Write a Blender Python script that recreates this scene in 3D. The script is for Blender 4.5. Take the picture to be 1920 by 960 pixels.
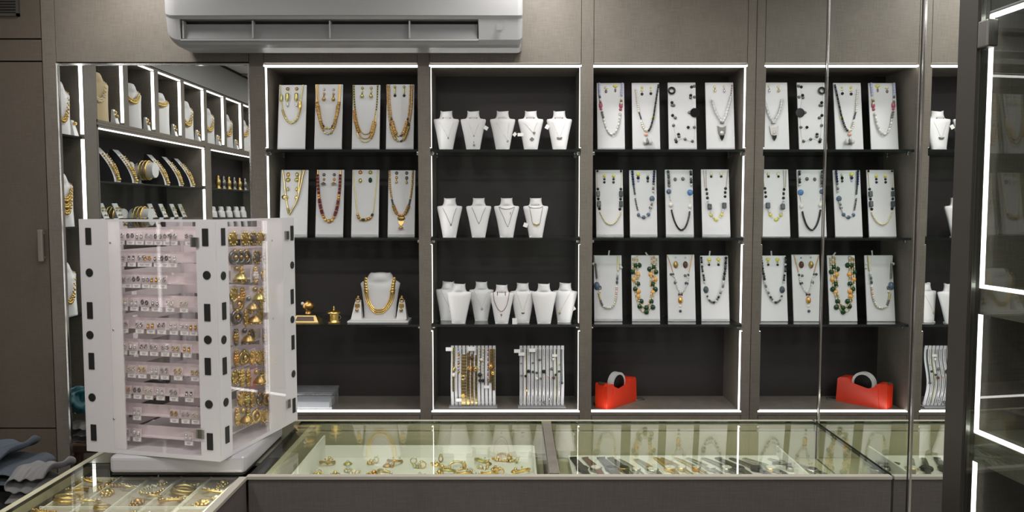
import bpy, bmesh, math, random
from mathutils import Vector, Matrix
random.seed(7)
for _o in list(bpy.data.objects): bpy.data.objects.remove(_o)
SC = bpy.context.scene
COL = SC.collection
R = math.radians
PI = math.pi

# ---------------------------------------------------------------- camera
FPX, CAMZ = 1440.0, 1.55
PITCH = math.atan(91 / FPX)
cam = bpy.data.cameras.new('camera')
cam.sensor_width = 36.0
cam.lens = 36.0 * FPX / 1920
cam.clip_start = 0.02
camera = bpy.data.objects.new('camera', cam)
COL.objects.link(camera)
camera.location = (0, 0, CAMZ)
camera.rotation_euler = (PI / 2 - PITCH, 0, 0)
SC.camera = camera

# ---------------------------------------------------------------- world, exposure, ceiling lights
SC.view_settings.view_transform = 'Standard'
SC.view_settings.look = 'None'
SC.view_settings.gamma = 1
SC.view_settings.exposure = 0.0
SC.cycles.use_denoising = True
SC.cycles.max_bounces = 14
SC.cycles.glossy_bounces = 8
SC.cycles.transparent_max_bounces = 32
SC.cycles.sample_clamp_indirect = 4.0
world = bpy.data.worlds.new('world'); SC.world = world
world.use_nodes = True
world.node_tree.nodes['Background'].inputs[0].default_value = (0.9, 0.95, 1.0, 1)
world.node_tree.nodes['Background'].inputs[1].default_value = 0.05
CEIL = 2.56
LED_POWER = 4.0
LIGHTS = [(-1.40, 2.70, 5), (0.10, 2.68, 5.5), (0.45, 1.95, 7), (-1.3, 1.2, 9), (-0.35, 1.2, 12), (0.45, 0.7, 9), (-1.3, -0.2, 7), (-0.3, -0.4, 10), (0.5, -0.4, 7)]
for i, (lx, ly, e) in enumerate(LIGHTS):
    ld = bpy.data.lights.new('ceiling_lamp', 'AREA')
    ld.shape = 'DISK'; ld.size = 0.20; ld.energy = e
    ld.color = (1.0, 0.975, 0.935)
    lo = bpy.data.objects.new('ceiling_lamp', ld); COL.objects.link(lo)
    lo.location = (lx, ly, CEIL - 0.022)

# ---------------------------------------------------------------- materials
MATS = {}
def nt(name):
    m = bpy.data.materials.new(name); m.use_nodes = True
    MATS[name] = m
    return m, m.node_tree, m.node_tree.nodes['Principled BSDF']
def pbr(name, col, rough=0.5, metal=0.0, spec=0.5, coat=0.0, trans=0.0, emis=0.0):
    m, t, b = nt(name)
    b.inputs['Base Color'].default_value = (*col, 1)
    b.inputs['Roughness'].default_value = rough
    b.inputs['Metallic'].default_value = metal
    b.inputs['Specular IOR Level'].default_value = spec
    b.inputs['Coat Weight'].default_value = coat
    if emis:
        b.inputs['Emission Color'].default_value = (*col, 1)
        b.inputs['Emission Strength'].default_value = emis
    return m
def linen(name, c1, c2, rough=0.55, scale=1.0, bump=0.05):
    """laminate printed with a fine horizontal and vertical weave"""
    m, t, b = nt(name)
    N, L = t.nodes, t.links
    tc = N.new('ShaderNodeTexCoord')
    def noise(sc):
        mp = N.new('ShaderNodeMapping'); mp.inputs['Scale'].default_value = sc
        L.new(tc.outputs['Object'], mp.inputs[0])
        n = N.new('ShaderNodeTexNoise'); n.inputs['Scale'].default_value = 1.0
        n.inputs['Detail'].default_value = 4; L.new(mp.outputs[0], n.inputs[0])
        return n
    a = noise((20 * scale, 20 * scale, 420 * scale)); c = noise((420 * scale, 420 * scale, 20 * scale)); d = noise((7, 7, 7))
    ad = N.new('ShaderNodeMath'); ad.operation = 'ADD'
    L.new(a.outputs[0], ad.inputs[0]); L.new(c.outputs[0], ad.inputs[1])
    ad2 = N.new('ShaderNodeMath'); ad2.operation = 'MULTIPLY_ADD'; ad2.inputs[1].default_value = 0.6
    L.new(d.outputs[0], ad2.inputs[0]); L.new(ad.outputs[0], ad2.inputs[2])
    rp = N.new('ShaderNodeValToRGB')
    rp.color_ramp.elements[0].position = 0.36; rp.color_ramp.elements[0].color = (*c1, 1)
    rp.color_ramp.elements[1].position = 0.68; rp.color_ramp.elements[1].color = (*c2, 1)
    hv = N.new('ShaderNodeMath'); hv.operation = 'MULTIPLY'; hv.inputs[1].default_value = 0.385
    L.new(ad2.outputs[0], hv.inputs[0]); L.new(hv.outputs[0], rp.inputs[0])
    L.new(rp.outputs[0], b.inputs['Base Color'])
    b.inputs['Roughness'].default_value = rough
    bp = N.new('ShaderNodeBump'); bp.inputs['Strength'].default_value = bump; bp.inputs['Distance'].default_value = 0.001
    L.new(ad.outputs[0], bp.inputs['Height']); L.new(bp.outputs[0], b.inputs['Normal'])
    return m
def glass(name, tint=(0.93, 0.97, 0.95), f0=0.04, rough=0.0, scale=1.0, white=0.0, wcol=(0.8, 0.8, 0.8)):
    """thin clear sheet: light passes straight through, reflection rises towards grazing"""
    m, t, b = nt(name)
    N, L = t.nodes, t.links
    N.remove(b)
    out = [n for n in N if n.type == 'OUTPUT_MATERIAL'][0]
    tr = N.new('ShaderNodeBsdfTransparent'); tr.inputs[0].default_value = (*tint, 1)
    gl = N.new('ShaderNodeBsdfGlossy'); gl.inputs[0].default_value = (1, 1, 1, 1); gl.inputs['Roughness'].default_value = rough
    lw = N.new('ShaderNodeLayerWeight'); lw.inputs[0].default_value = 0.5
    pw = N.new('ShaderNodeMath'); pw.operation = 'POWER'; pw.inputs[1].default_value = 5
    L.new(lw.outputs['Facing'], pw.inputs[0])
    ma = N.new('ShaderNodeMath'); ma.operation = 'MULTIPLY_ADD'; ma.inputs[1].default_value = (1 - f0) * scale; ma.inputs[2].default_value = f0
    ma.use_clamp = True
    L.new(pw.outputs[0], ma.inputs[0])
    base = tr
    if white:
        df = N.new('ShaderNodeBsdfDiffuse'); df.inputs[0].default_value = (*wcol, 1)
        tl = N.new('ShaderNodeBsdfTranslucent'); tl.inputs[0].default_value = (*wcol, 1)
        m2 = N.new('ShaderNodeMixShader'); m2.inputs[0].default_value = 0.4
        L.new(df.outputs[0], m2.inputs[1]); L.new(tl.outputs[0], m2.inputs[2])
        m1 = N.new('ShaderNodeMixShader'); m1.inputs[0].default_value = white
        L.new(tr.outputs[0], m1.inputs[1]); L.new(m2.outputs[0], m1.inputs[2])
        base = m1
    mx = N.new('ShaderNodeMixShader')
    L.new(ma.outputs[0], mx.inputs[0]); L.new(base.outputs[0], mx.inputs[1]); L.new(gl.outputs[0], mx.inputs[2])
    L.new(mx.outputs[0], out.inputs[0])
    return m
def emit(name, col, e):
    m, t, b = nt(name)
    b.inputs['Base Color'].default_value = (0.9, 0.9, 0.9, 1)
    b.inputs['Emission Color'].default_value = (*col, 1)
    b.inputs['Emission Strength'].default_value = e
    return m

linen('laminate', (0.125, 0.108, 0.090), (0.205, 0.182, 0.155))
linen('laminate_dim', (0.085, 0.068, 0.052), (0.125, 0.101, 0.080))  # the wall laminate again, darkened in colour for the dimmer light at the cupboard
linen('laminate_counter_dim', (0.082, 0.070, 0.066), (0.118, 0.104, 0.098), rough=0.5)  # laminate with the weaker light at the counter darkened into its colour
linen('laminate_light', (0.40, 0.385, 0.27), (0.50, 0.48, 0.35), rough=0.5)
linen('laminate_dark', (0.0165, 0.0125, 0.0127), (0.022, 0.017, 0.0172), rough=0.6)
pbr('counter_olive', (0.16, 0.15, 0.11), 0.10, coat=0.6)
pbr('seam_black', (0.012, 0.010, 0.009), 0.7)
pbr('post_black', (0.030, 0.026, 0.023), 0.45)
pbr('mirror', (0.86, 0.885, 0.87), 0.0, 1.0)
pbr('chrome', (0.80, 0.80, 0.80), 0.12, 1.0)
pbr('steel', (0.45, 0.44, 0.42), 0.35, 1.0)
pbr('steel_dark', (0.20, 0.19, 0.18), 0.4, 1.0)
pbr('bronze_handle', (0.27, 0.24, 0.21), 0.45, 0.6)
pbr('alu_trim', (0.50, 0.47, 0.41), 0.42, 0.35)
glass('glass_clear')
glass('glass_counter', (0.95, 0.965, 0.91), 0.05, scale=1.0)
glass('glass_shelf', (0.80, 0.88, 0.85), 0.05)
glass('glass_door', (0.80, 0.83, 0.80), 0.07)
pbr('glass_edge', (0.010, 0.014, 0.013), 0.12, spec=0.7)
glass('acrylic', (0.975, 0.96, 0.965), 0.035)
glass('acrylic_frost', (0.95, 0.92, 0.94), 0.04, white=0.70, wcol=(0.90, 0.885, 0.90))
glass('acrylic_pink', (0.99, 0.955, 0.96), 0.04, white=0.76, wcol=(0.93, 0.87, 0.88))
glass('acrylic_card', (0.97, 0.95, 0.95), 0.05, white=0.66, wcol=(0.85, 0.82, 0.82))
glass('plastic_box', (0.93, 0.95, 0.96), 0.06, white=0.14, wcol=(0.7, 0.7, 0.72))
pbr('plastic_white', (0.54, 0.525, 0.55), 0.28)
pbr('plastic_grey', (0.36, 0.35, 0.375), 0.3)
pbr('pad_black', (0.006, 0.006, 0.006), 0.6)
pbr('ac_white', (0.34, 0.34, 0.35), 0.36, coat=0.12)
pbr('ac_grey', (0.22, 0.22, 0.23), 0.5)
pbr('ac_dark', (0.02, 0.02, 0.022), 0.6)
pbr('board_white', (0.66, 0.665, 0.69), 0.45)
pbr('bust_white', (0.69, 0.685, 0.70), 0.42)
pbr('bust_side', (0.035, 0.035, 0.04), 0.5)
pbr('velvet_sand', (0.62, 0.50, 0.30), 0.7)
pbr('tray_white', (0.80, 0.81, 0.79), 0.45)
pbr('tray_pink', (0.50, 0.44, 0.40), 0.6)
pbr('paper_white', (0.84, 0.84, 0.83), 0.6)
pbr('print_grey', (0.12, 0.11, 0.12), 0.7)
pbr('gold', (0.86, 0.60, 0.20), 0.30, 1.0)
pbr('gold_matte', (0.74, 0.56, 0.24), 0.45, 1.0)
pbr('gold_pale', (0.80, 0.66, 0.34), 0.32, 1.0)
pbr('gold_green', (0.62, 0.56, 0.22), 0.36, 1.0)
pbr('gold_antique', (0.50, 0.36, 0.14), 0.40, 1.0)
pbr('gold_orange', (0.80, 0.46, 0.16), 0.35, 1.0)
pbr('silver', (0.66, 0.66, 0.66), 0.25, 1.0)
pbr('oxidised', (0.22, 0.21, 0.20), 0.35, 0.9)
pbr('bead_black', (0.008, 0.008, 0.009), 0.15)
pbr('bead_navy', (0.010, 0.018, 0.075), 0.15)
pbr('bead_blue', (0.10, 0.24, 0.50), 0.2)
pbr('bead_steelblue', (0.10, 0.15, 0.22), 0.2)
pbr('bead_slate', (0.055, 0.075, 0.085), 0.22)
pbr('bead_smoke', (0.16, 0.15, 0.14), 0.2)
pbr('bead_green', (0.010, 0.050, 0.018), 0.15)
pbr('bead_maroon', (0.20, 0.012, 0.03), 0.25)
pbr('bead_pink', (0.42, 0.10, 0.16), 0.25)
pbr('bead_lilac', (0.45, 0.46, 0.66), 0.3)
pbr('bead_peach', (0.75, 0.45, 0.34), 0.3)
pbr('bead_orange', (0.78, 0.40, 0.10), 0.3)
pbr('bead_cream', (0.72, 0.66, 0.42), 0.3)
pbr('bead_lemon', (0.70, 0.66, 0.12), 0.3)
pbr('bead_brown', (0.09, 0.035, 0.02), 0.3)
pbr('pearl', (0.80, 0.76, 0.70), 0.22)
pbr('crystal', (0.58, 0.60, 0.60), 0.08, coat=1.0)
pbr('cord_beige', (0.48, 0.40, 0.32), 0.7)
pbr('plastic_red', (0.68, 0.040, 0.012), 0.30)
pbr('tape_clear', (0.55, 0.55, 0.55), 0.25)
pbr('leather_brown', (0.14, 0.045, 0.022), 0.5)
pbr('leather_black', (0.010, 0.010, 0.011), 0.45)
pbr('leather_grey', (0.12, 0.125, 0.16), 0.5)
pbr('leather_olive', (0.07, 0.065, 0.045), 0.5)
pbr('dial_white', (0.75, 0.75, 0.72), 0.3)
pbr('dial_dark', (0.02, 0.02, 0.025), 0.2)
pbr('cloth_blue', (0.075, 0.09, 0.115), 0.9)
pbr('cloth_grey', (0.24, 0.235, 0.24), 0.9)
pbr('cloth_dark', (0.03, 0.03, 0.032), 0.9)
pbr('bag_teal', (0.010, 0.10, 0.13), 0.5)
pbr('paint_ceiling', (0.62, 0.62, 0.62), 0.8)
pbr('paint_fascia', (0.30, 0.30, 0.305), 0.7)
pbr('paint_wall', (0.30, 0.27, 0.24), 0.8)
linen('floor_tile', (0.33, 0.31, 0.27), (0.42, 0.39, 0.35), rough=0.35)
pbr('wood_stool', (0.10, 0.06, 0.035), 0.5)
emit('led', (1.0, 0.985, 0.955), LED_POWER)
emit('led_counter', (1.0, 0.97, 0.88), 13.0)
emit('lamp_glow', (1.0, 0.97, 0.92), 6.0)

# ---------------------------------------------------------------- pixel rays of the calibrated camera, used to read off positions on known planes
_c, _s = math.cos(PITCH), math.sin(PITCH)
def ray(px, py):
    u, v = (px - 960) / FPX, (480 - py) / FPX
    return Vector((u, v * _s + _c, v * _c - _s))
def at(px, py, Y):
    d = ray(px, py); k = Y / d.y
    return Vector((d.x * k, Y, CAMZ + d.z * k))
def on_z(px, py, z):
    d = ray(px, py); k = (z - CAMZ) / d.z
    return Vector((d.x * k, d.y * k, z))
def in_mirror(px, py, X):
    """the real point on the plane x = X whose image in the left mirror (plane y = 3) is seen there"""
    d = ray(px, py); k = X / d.x
    return Vector((X, 6.0 - d.y * k, CAMZ + d.z * k))

# ---------------------------------------------------------------- mesh builder
class MB:
    def __init__(self):
        self.v, self.f, self.m, self.s, self.mats = [], [], [], [], []
    def mi(self, mat):
        if mat not in self.mats: self.mats.append(mat)
        return self.mats.index(mat)
    def add(self, vs, fs, mat, smooth=False):
        o = len(self.v); k = self.mi(mat)
        self.v += [tuple(p) for p in vs]
        for f in fs:
            self.f.append([i + o for i in f]); self.m.append(k); self.s.append(smooth)
        return self
    def box(self, c, s, mat, rot=None, edge=None):
        """edge: another material for the four side faces that are not +-z"""
        x, y, z = s[0] / 2, s[1] / 2, s[2] / 2
        vs = [Vector(p) for p in ((-x,-y,-z),(x,-y,-z),(x,y,-z),(-x,y,-z),(-x,-y,z),(x,-y,z),(x,y,z),(-x,y,z))]
        if rot is not None: vs = [rot @ p for p in vs]
        vs = [p + Vector(c) for p in vs]
        fl = [(3,2,1,0),(4,5,6,7)]; sd = [(0,1,5,4),(1,2,6,5),(2,3,7,6),(3,0,4,7)]
        if edge:
            self.add(vs, fl, mat); self.add(vs, sd, edge)
        else: self.add(vs, fl + sd, mat)
        return self
    def span(self, a, b, mat, edge=None):
        return self.box([(a[i] + b[i]) / 2 for i in range(3)], [abs(b[i] - a[i]) for i in range(3)], mat, edge=edge)
    def rbox(self, a, b, mat, r=0.003, seg=2):
        """box from corner a to corner b with rounded edges"""
        bm = bmesh.new()
        bmesh.ops.create_cube(bm, size=1)
        for v in bm.verts:
            v.co = Vector([(a[i] + b[i]) / 2 + v.co[i] * abs(b[i] - a[i]) for i in range(3)])
        bmesh.ops.bevel(bm, geom=list(bm.edges), offset=r, segments=seg, affect='EDGES', profile=0.5)
        bm.verts.index_update()
        self.add([v.co.copy() for v in bm.verts], [[v.index for v in f.verts] for f in bm.faces], mat, False)
        bm.free(); return self
    def prism(self, poly, d0, d1, axis, mat, smooth=False):
        """poly: 2D outline; extruded along axis from d0 to d1. axis x: poly=(y,z); y: (x,z); z: (x,y)"""
        def p3(p, d):
            return (d, p[0], p[1]) if axis == 'x' else (p[0], d, p[1]) if axis == 'y' else (p[0], p[1], d)
        n = len(poly)
        vs = [p3(p, d0) for p in poly] + [p3(p, d1) for p in poly]
        self.add(vs, [tuple(range(n))[::-1], tuple(range(n, 2 * n))], mat)
        self.add(vs, [(i, (i + 1) % n, n + (i + 1) % n, n + i) for i in range(n)], mat, smooth)
        return self
    def loft(self, rings, mat, caps=True, smooth=True, closed=True):
        n = len(rings[0]); vs = [p for r in rings for p in r]; fs = []
        for j in range(len(rings) - 1):
            for i in range(n if closed else n - 1):
                k = (i + 1) % n
                fs.append((j*n+i, j*n+k, (j+1)*n+k, (j+1)*n+i))
        self.add(vs, fs, mat, smooth)
        if caps: self.add(vs, [tuple(range(n))[::-1], tuple(range(len(vs) - n, len(vs)))], mat)
        return self
    def tube(self, pts, r, mat, n=6, closed=False, caps=True):
        pts = [Vector(p) for p in pts]; N = len(pts); rings = []
        rr = r if isinstance(r, (list, tuple)) else [r] * N
        nrm = None
        for i in range(N):
            a = pts[(i - 1) % N] if (closed or i > 0) else pts[i]
            b = pts[(i + 1) % N] if (closed or i < N - 1) else pts[i]
            t = (b - a).normalized() if (b - a).length > 1e-9 else Vector((0, 0, 1))
            if nrm is None:
                nrm = t.orthogonal().normalized()
            nrm = (nrm - t * nrm.dot(t))
            nrm = nrm.normalized() if nrm.length > 1e-6 else t.orthogonal().normalized()
            bn = t.cross(nrm)
            rings.append([pts[i] + (nrm * math.cos(2*PI*k/n) + bn * math.sin(2*PI*k/n)) * rr[i] for k in range(n)])
        if closed:
            rings.append(rings[0]); caps = False
        return self.loft(rings, mat, caps)
    def lathe(self, prof, c, mat, n=16, axis=None, smooth=True):
        """prof: list of (radius, height) turned about axis (default z) through c"""
        ax = Vector(axis or (0, 0, 1)).normalized(); u = ax.orthogonal().normalized(); w = ax.cross(u); c = Vector(c)
        rings = [[c + ax * h + (u * math.cos(2*PI*k/n) + w * math.sin(2*PI*k/n)) * max(r, 1e-5) for k in range(n)] for r, h in prof]
        return self.loft(rings, mat, True, smooth)
    def ball(self, c, r, mat, n=8, m=5, axis=None):
        """r: radius, or (radius across, half length along axis)"""
        ra, rl = r if isinstance(r, (tuple, list)) else (r, r)
        return self.lathe([(ra * math.sin(PI*j/m), -rl * math.cos(PI*j/m)) for j in range(m + 1)], c, mat, n, axis)
    def torus(self, c, R0, r, mat, axis=(0, 0, 1), n=20, k=6, sx=1.0):
        ax = Vector(axis).normalized(); u = ax.orthogonal().normalized(); w = ax.cross(u); c = Vector(c)
        return self.tube([c + u * math.cos(2*PI*i/n) * R0 * sx + w * math.sin(2*PI*i/n) * R0 for i in range(n)], r, mat, k, closed=True)
    def mesh(self, name):
        me = bpy.data.meshes.new(name)
        me.from_pydata(self.v, [], self.f)
        for m in self.mats: me.materials.append(MATS[m])
        me.polygons.foreach_set('material_index', self.m)
        me.polygons.foreach_set('use_smooth', self.s)
        me.update(); me.validate()
        return me
    def build(self, name, parent=None, loc=None, rot=None, kind=None):
        o = bpy.data.objects.new(name, self.mesh(name)); COL.objects.link(o)
        if parent is not None: o.parent = parent
        if loc is not None: o.location = loc
        if rot is not None: o.rotation_euler = rot
        if kind: o['kind'] = kind
        return o

def tag(o, label, cat, group=None):
    o['label'] = label; o['category'] = cat
    if group: o['group'] = group
    return o
def thing(name, label, cat, loc=(0, 0, 0), rot=(0, 0, 0), group=None):
    o = bpy.data.objects.new(name, None); COL.objects.link(o)
    o.empty_display_size = 0.02
    o.location = loc; o.rotation_euler = rot
    return tag(o, label, cat, group)
def struct(o):
    o['kind'] = 'structure'; return o
def dup(root, loc=None, rot=None, label=None, group=None):
    r = root.copy(); COL.objects.link(r)
    if loc is not None: r.location = loc
    if rot is not None: r.rotation_euler = rot
    if label: r['label'] = label
    if group: r['group'] = group
    for ch in list(root.children):
        c = ch.copy(); COL.objects.link(c); c.parent = r
        for g in list(ch.children):
            d = g.copy(); COL.objects.link(d); d.parent = c
    return r
def clone(o, parent, loc=None, rot=None):
    c = o.copy(); COL.objects.link(c); c.parent = parent
    if loc is not None: c.location = loc
    if rot is not None: c.rotation_euler = rot
    return c
def smooth_path(pts, sub=6, closed=False):
    """Catmull-Rom through pts"""
    pts = [Vector(p) for p in pts]; n = len(pts); out = []
    for i in range(n if closed else n - 1):
        if closed: p0, p1, p2, p3 = (pts[(i + k) % n] for k in (-1, 0, 1, 2))
        else: p0, p1, p2, p3 = pts[max(i - 1, 0)], pts[i], pts[i + 1], pts[min(i + 2, n - 1)]
        for k in range(sub):
            t = k / sub
            out.append(0.5 * ((2 * p1) + (p2 - p0) * t + (2*p0 - 5*p1 + 4*p2 - p3) * t*t + (3*p1 - p0 - 3*p2 + p3) * t*t*t))
    if not closed: out.append(pts[-1])
    return out
def walker(path):
    """function giving (point, direction) at a length along the path, and the total length"""
    L = [0.0]
    for a, b in zip(path, path[1:]): L.append(L[-1] + (b - a).length)
    def f(s):
        s = min(max(s, 0), L[-1])
        for i in range(len(path) - 1):
            if s <= L[i + 1] or i == len(path) - 2:
                d = L[i + 1] - L[i]
                t = (s - L[i]) / d if d > 1e-9 else 0
                return path[i].lerp(path[i + 1], t), (path[i + 1] - path[i]).normalized()
    return f, L[-1]
ORD = ['first', 'second', 'third', 'fourth', 'fifth', 'sixth', 'seventh', 'eighth', 'ninth', 'tenth', 'eleventh', 'twelfth',
       'thirteenth', 'fourteenth', 'fifteenth', 'sixteenth', 'seventeenth', 'eighteenth', 'nineteenth', 'twentieth']
# ================================================================ the room shell
YW = 3.0            # plane of the joinery on the back wall
YB = 3.262          # back of the niches
XM = 0.941          # plane of the mirrored side wall
XL = -2.05          # front plane of the showcases along the other side wall
FLOOR_Z = 0.0
struct(MB().span((-2.5, -1.6, -0.05), (1.75, 3.4, 0), 'floor_tile').build('floor'))
ceiling = struct(MB().span((-2.5, -1.6, CEIL), (1.75, 3.4, CEIL + 0.06), 'paint_ceiling').build('ceiling'))
wall_back = struct(MB().span((-2.5, 3.285, 0), (1.75, 3.4, CEIL), 'paint_wall').build('wall_back'))
struct(MB().span((-2.5, -1.6, 0), (-2.40, 3.285, CEIL), 'paint_wall').build('wall_left'))
struct(MB().span((1.60, -1.6, 0), (1.75, 3.285, CEIL), 'paint_wall').build('wall_right'))
struct(MB().span((-2.40, -1.6, 0), (1.60, -1.5, CEIL), 'paint_wall').build('wall_front'))
# two shallow steps of the ceiling seen in the mirror
for y0 in (0.1, 1.75):
    MB().span((-2.04, y0, CEIL - 0.012), (0.9, y0 + 0.03, CEIL), 'ac_grey').build('ceiling_batten', ceiling)
# lamps let into the ceiling
for i, (lx, ly, e) in enumerate(LIGHTS):
    t = thing('ceiling_light', 'round recessed ceiling lamp, %s of the nine set above the counters' % ORD[i], 'ceiling light', (lx, ly, CEIL), group='recessed ceiling lamps')
    MB().lathe([(0.115, -0.0005), (0.118, -0.012), (0.105, -0.016), (0.104, -0.004), (0.115, -0.0005)], (0, 0, 0), 'ac_white', 24).build('rim', t)
    MB().lathe([(0.103, -0.001), (0.103, -0.006)], (0, 0, 0), 'lamp_glow', 24).build('diffuser', t)

# ---- laminate joinery on the back wall
def zpy(py, Y=YW): return at(960, py, Y).z
def xpx(px, Y=YW, py=450): return at(px, py, Y).x
U = [(-0.958, -0.3640), (-0.3190, 0.2678), (0.3140, 0.9080)]         # inner sides of the three niches
ZT, ZB = 2.098, 0.740
XMIR = (at(105, 118, YW).x, at(467, 118, YW).x)
joint = 0.004
def panel(x0, x1, z0, z1, mat='laminate', name='panel', y0=YW, y1=None):
    j = 0 if name == 'stile' else joint
    return MB().span((x0 + j / 2, y0, z0 + joint / 2), (x1 - j / 2, (y1 or YW + 0.018), z1 - joint / 2), mat).build(name, wall_back)
xs = [XMIR[0], XMIR[1], U[0][0], U[0][1], U[1][0], U[1][1], U[2][0], U[2][1]]
panel(xs[0], xs[1], 2.108, CEIL)
panel(xs[1], xs[2], 0.0, CEIL, name='stile')
for k, (a, b) in enumerate(U):
    panel(a, b, 2.104, CEIL)
    panel(a, b, 0.0, 0.728, name='plinth_panel')
panel(U[0][1], U[1][0], 0.0, CEIL, name='stile')
panel(U[1][1], U[2][0], 0.0, CEIL, name='stile')
panel(U[2][1], XM - 0.001, 0.0, CEIL, name='stile')
xq = at(80, 118, YW).x
panel(xq, xs[0], 0.0, CEIL, 'laminate', 'stile')
panel(xs[0], xs[1], 0.0, 0.45, name='plinth_panel')
MB().span((-2.40, YW + 0.019, 0), (XMIR[0] - 0.001, YW + 0.03, CEIL), 'seam_black').build('backing', wall_back)
MB().span((XMIR[0], YW + 0.019, 2.1), (U[2][1] + 0.03, YW + 0.03, CEIL), 'seam_black').build('backing', wall_back)

# ---- tall cupboard at the end of the back wall
t = thing('cupboard', 'tall grey brown laminate cupboard with a pull handle beside the tilted mirror view', 'cupboard', (xq - 0.3, YW, 0))
t['label'] = 'tall grey brown laminate cupboard with slim pull handle, beside the wall mirror'
def rel(o, root):
    o.parent = root; o.matrix_parent_inverse = Matrix.Translation(-root.location); return o
z73, z115, z800 = at(40, 73, YW).z, at(40, 115, YW).z, at(40, 803, YW).z
def cpart(mb, name): return rel(mb.build(name), t)
cpart(MB().span((-2.38, YW, z73 + .003), (xq - .004, YW + .018, CEIL - 0.002), 'laminate_dim'), 'top_panel')
cpart(MB().span((-2.38, YW, z115 + .003), (xq - .004, YW + .018, z73 - .003), 'laminate_dim'), 'panel')
door = cpart(MB().span((-2.38, YW, z800 + .003), (xq - .004, YW + .018, z115 - .003), 'laminate_dim'), 'door')
ha, hb = at(77, 430, YW), at(87, 490, YW)
h = MB().rbox((ha.x, YW - 0.028, hb.z), (ha.x + 0.019, YW - 0.016, ha.z), 'bronze_handle', 0.003)
h.span((ha.x + .006, YW - 0.017, ha.z - .02), (ha.x + .013, YW + 0.001, ha.z - .012), 'bronze_handle').span((ha.x + .006, YW - 0.017, hb.z + .012), (ha.x + .013, YW + 0.001, hb.z + .02), 'bronze_handle')
h = h.build('handle', door); h.matrix_parent_inverse = Matrix.Translation(-t.location)
h.matrix_parent_inverse = Matrix()
cpart(MB().span((-2.38, YW, 0.02), (xq - .004, YW + .018, z800 - .003), 'laminate_dim'), 'drawer')
# air grille let into the cupboard's head
ga, gb = at(0, 30, YW), at(38, 30, YW)
t = thing('air_grille', 'dark slatted air grille set into the cupboard head', 'vent', (-2.08, YW - .0004, at(20, 31, YW).z))
gz = t.location.z; gx1 = gb.x
MB().span((-0.12, -0.010, 0), (gx1 + 2.08, 0.0, 0.010), 'steel_dark').span((gx1 + 2.07, -0.010, 0), (gx1 + 2.08, 0, 0.14), 'steel_dark').span((-0.12, -0.010, 0.13), (gx1 + 2.08, 0.0, 0.14), 'steel_dark').build('frame', t, kind='stuff')
MB().span((-0.118, -0.003, 0.008), (gx1 + 2.072, 0.0, 0.13), 'ac_dark').build('backing', t)
sl = MB().box((0, 0, 0), (gx1 + 2.19, 0.004, 0.0035), 'steel_dark', rot=Matrix.Rotation(R(28), 3, 'X')).build('slat', t)
for k in range(11):
    o = sl if k == 0 else clone(sl, t)
    o.location = ((gx1 + 2.08 - 0.12) / 2, -0.0065, 0.018 + 0.0105 * k)
MB().span((-0.075, -0.009, 0.008), (-0.062, -0.005, 0.13), 'steel').build('lever', t)

# ---- mirror in the back wall, between the cupboard and the first niche
t = thing('wall_mirror', 'large flat mirror with bevelled rim between the cupboard and the niches', 'mirror', ((XMIR[0] + XMIR[1]) / 2, YW, 0.45))
hw = (XMIR[1] - XMIR[0]) / 2; mz = 2.104 - 0.45
t['label'] = 'large wall mirror beside the tall cupboard, showing the opposite showcases'
MB().span((-hw, 0.004, 0), (hw, 0.010, mz), 'mirror').build('pane', t)
MB().span((-hw, -0.002, 0), (-hw + 0.006, 0.0039, mz), 'chrome').build('edge_strip', t)
MB().span((hw - 0.006, -0.002, 0), (hw, 0.0039, mz), 'chrome').build('edge_strip', t)
MB().span((-hw + .006, -0.002, mz - 0.007), (hw - .006, 0.0039, mz), 'chrome').build('edge_strip', t)

# ---- mirrored side wall: three tall sheets with joints, then a dark post
ms = [(YW, 2.335, 'tall wall mirror sheet next to the back niches'), (2.333, 1.793, 'tall middle mirror sheet of the side wall above the counter end'), (1.791, 1.638, 'narrow mirror sheet between the middle sheet and the dark post')]
for y1, y0, lab in ms:
    t = thing('mirror_panel', lab, 'mirror', (XM, (y0 + y1) / 2, 0.0), group='mirror sheets of the side wall')
    w = (y1 - y0) / 2
    MB().span((0, -w + .0015, 0.02), (0.006, w - .0015, CEIL - 0.001), 'mirror').build('pane', t)
    if y1 < YW:
        MB().span((-0.0015, w - 0.008, 0.02), (-0.0002, w - 0.0015, CEIL - 0.002), 'seam_black').build('joint_strip', t)
        MB().span((-0.0025, w - 0.0145, 0.02), (-0.0002, w - 0.0085, CEIL - 0.002), 'chrome').build('edge_strip', t)
    MB().span((0.0065, -w, 0.0), (0.02, w, CEIL), 'post_black').build('backing', t)
struct(MB().span((XM - 0.004, 1.572, 0), (XM + 0.020, 1.637, CEIL), 'post_black').build('trim_1'))

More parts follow.
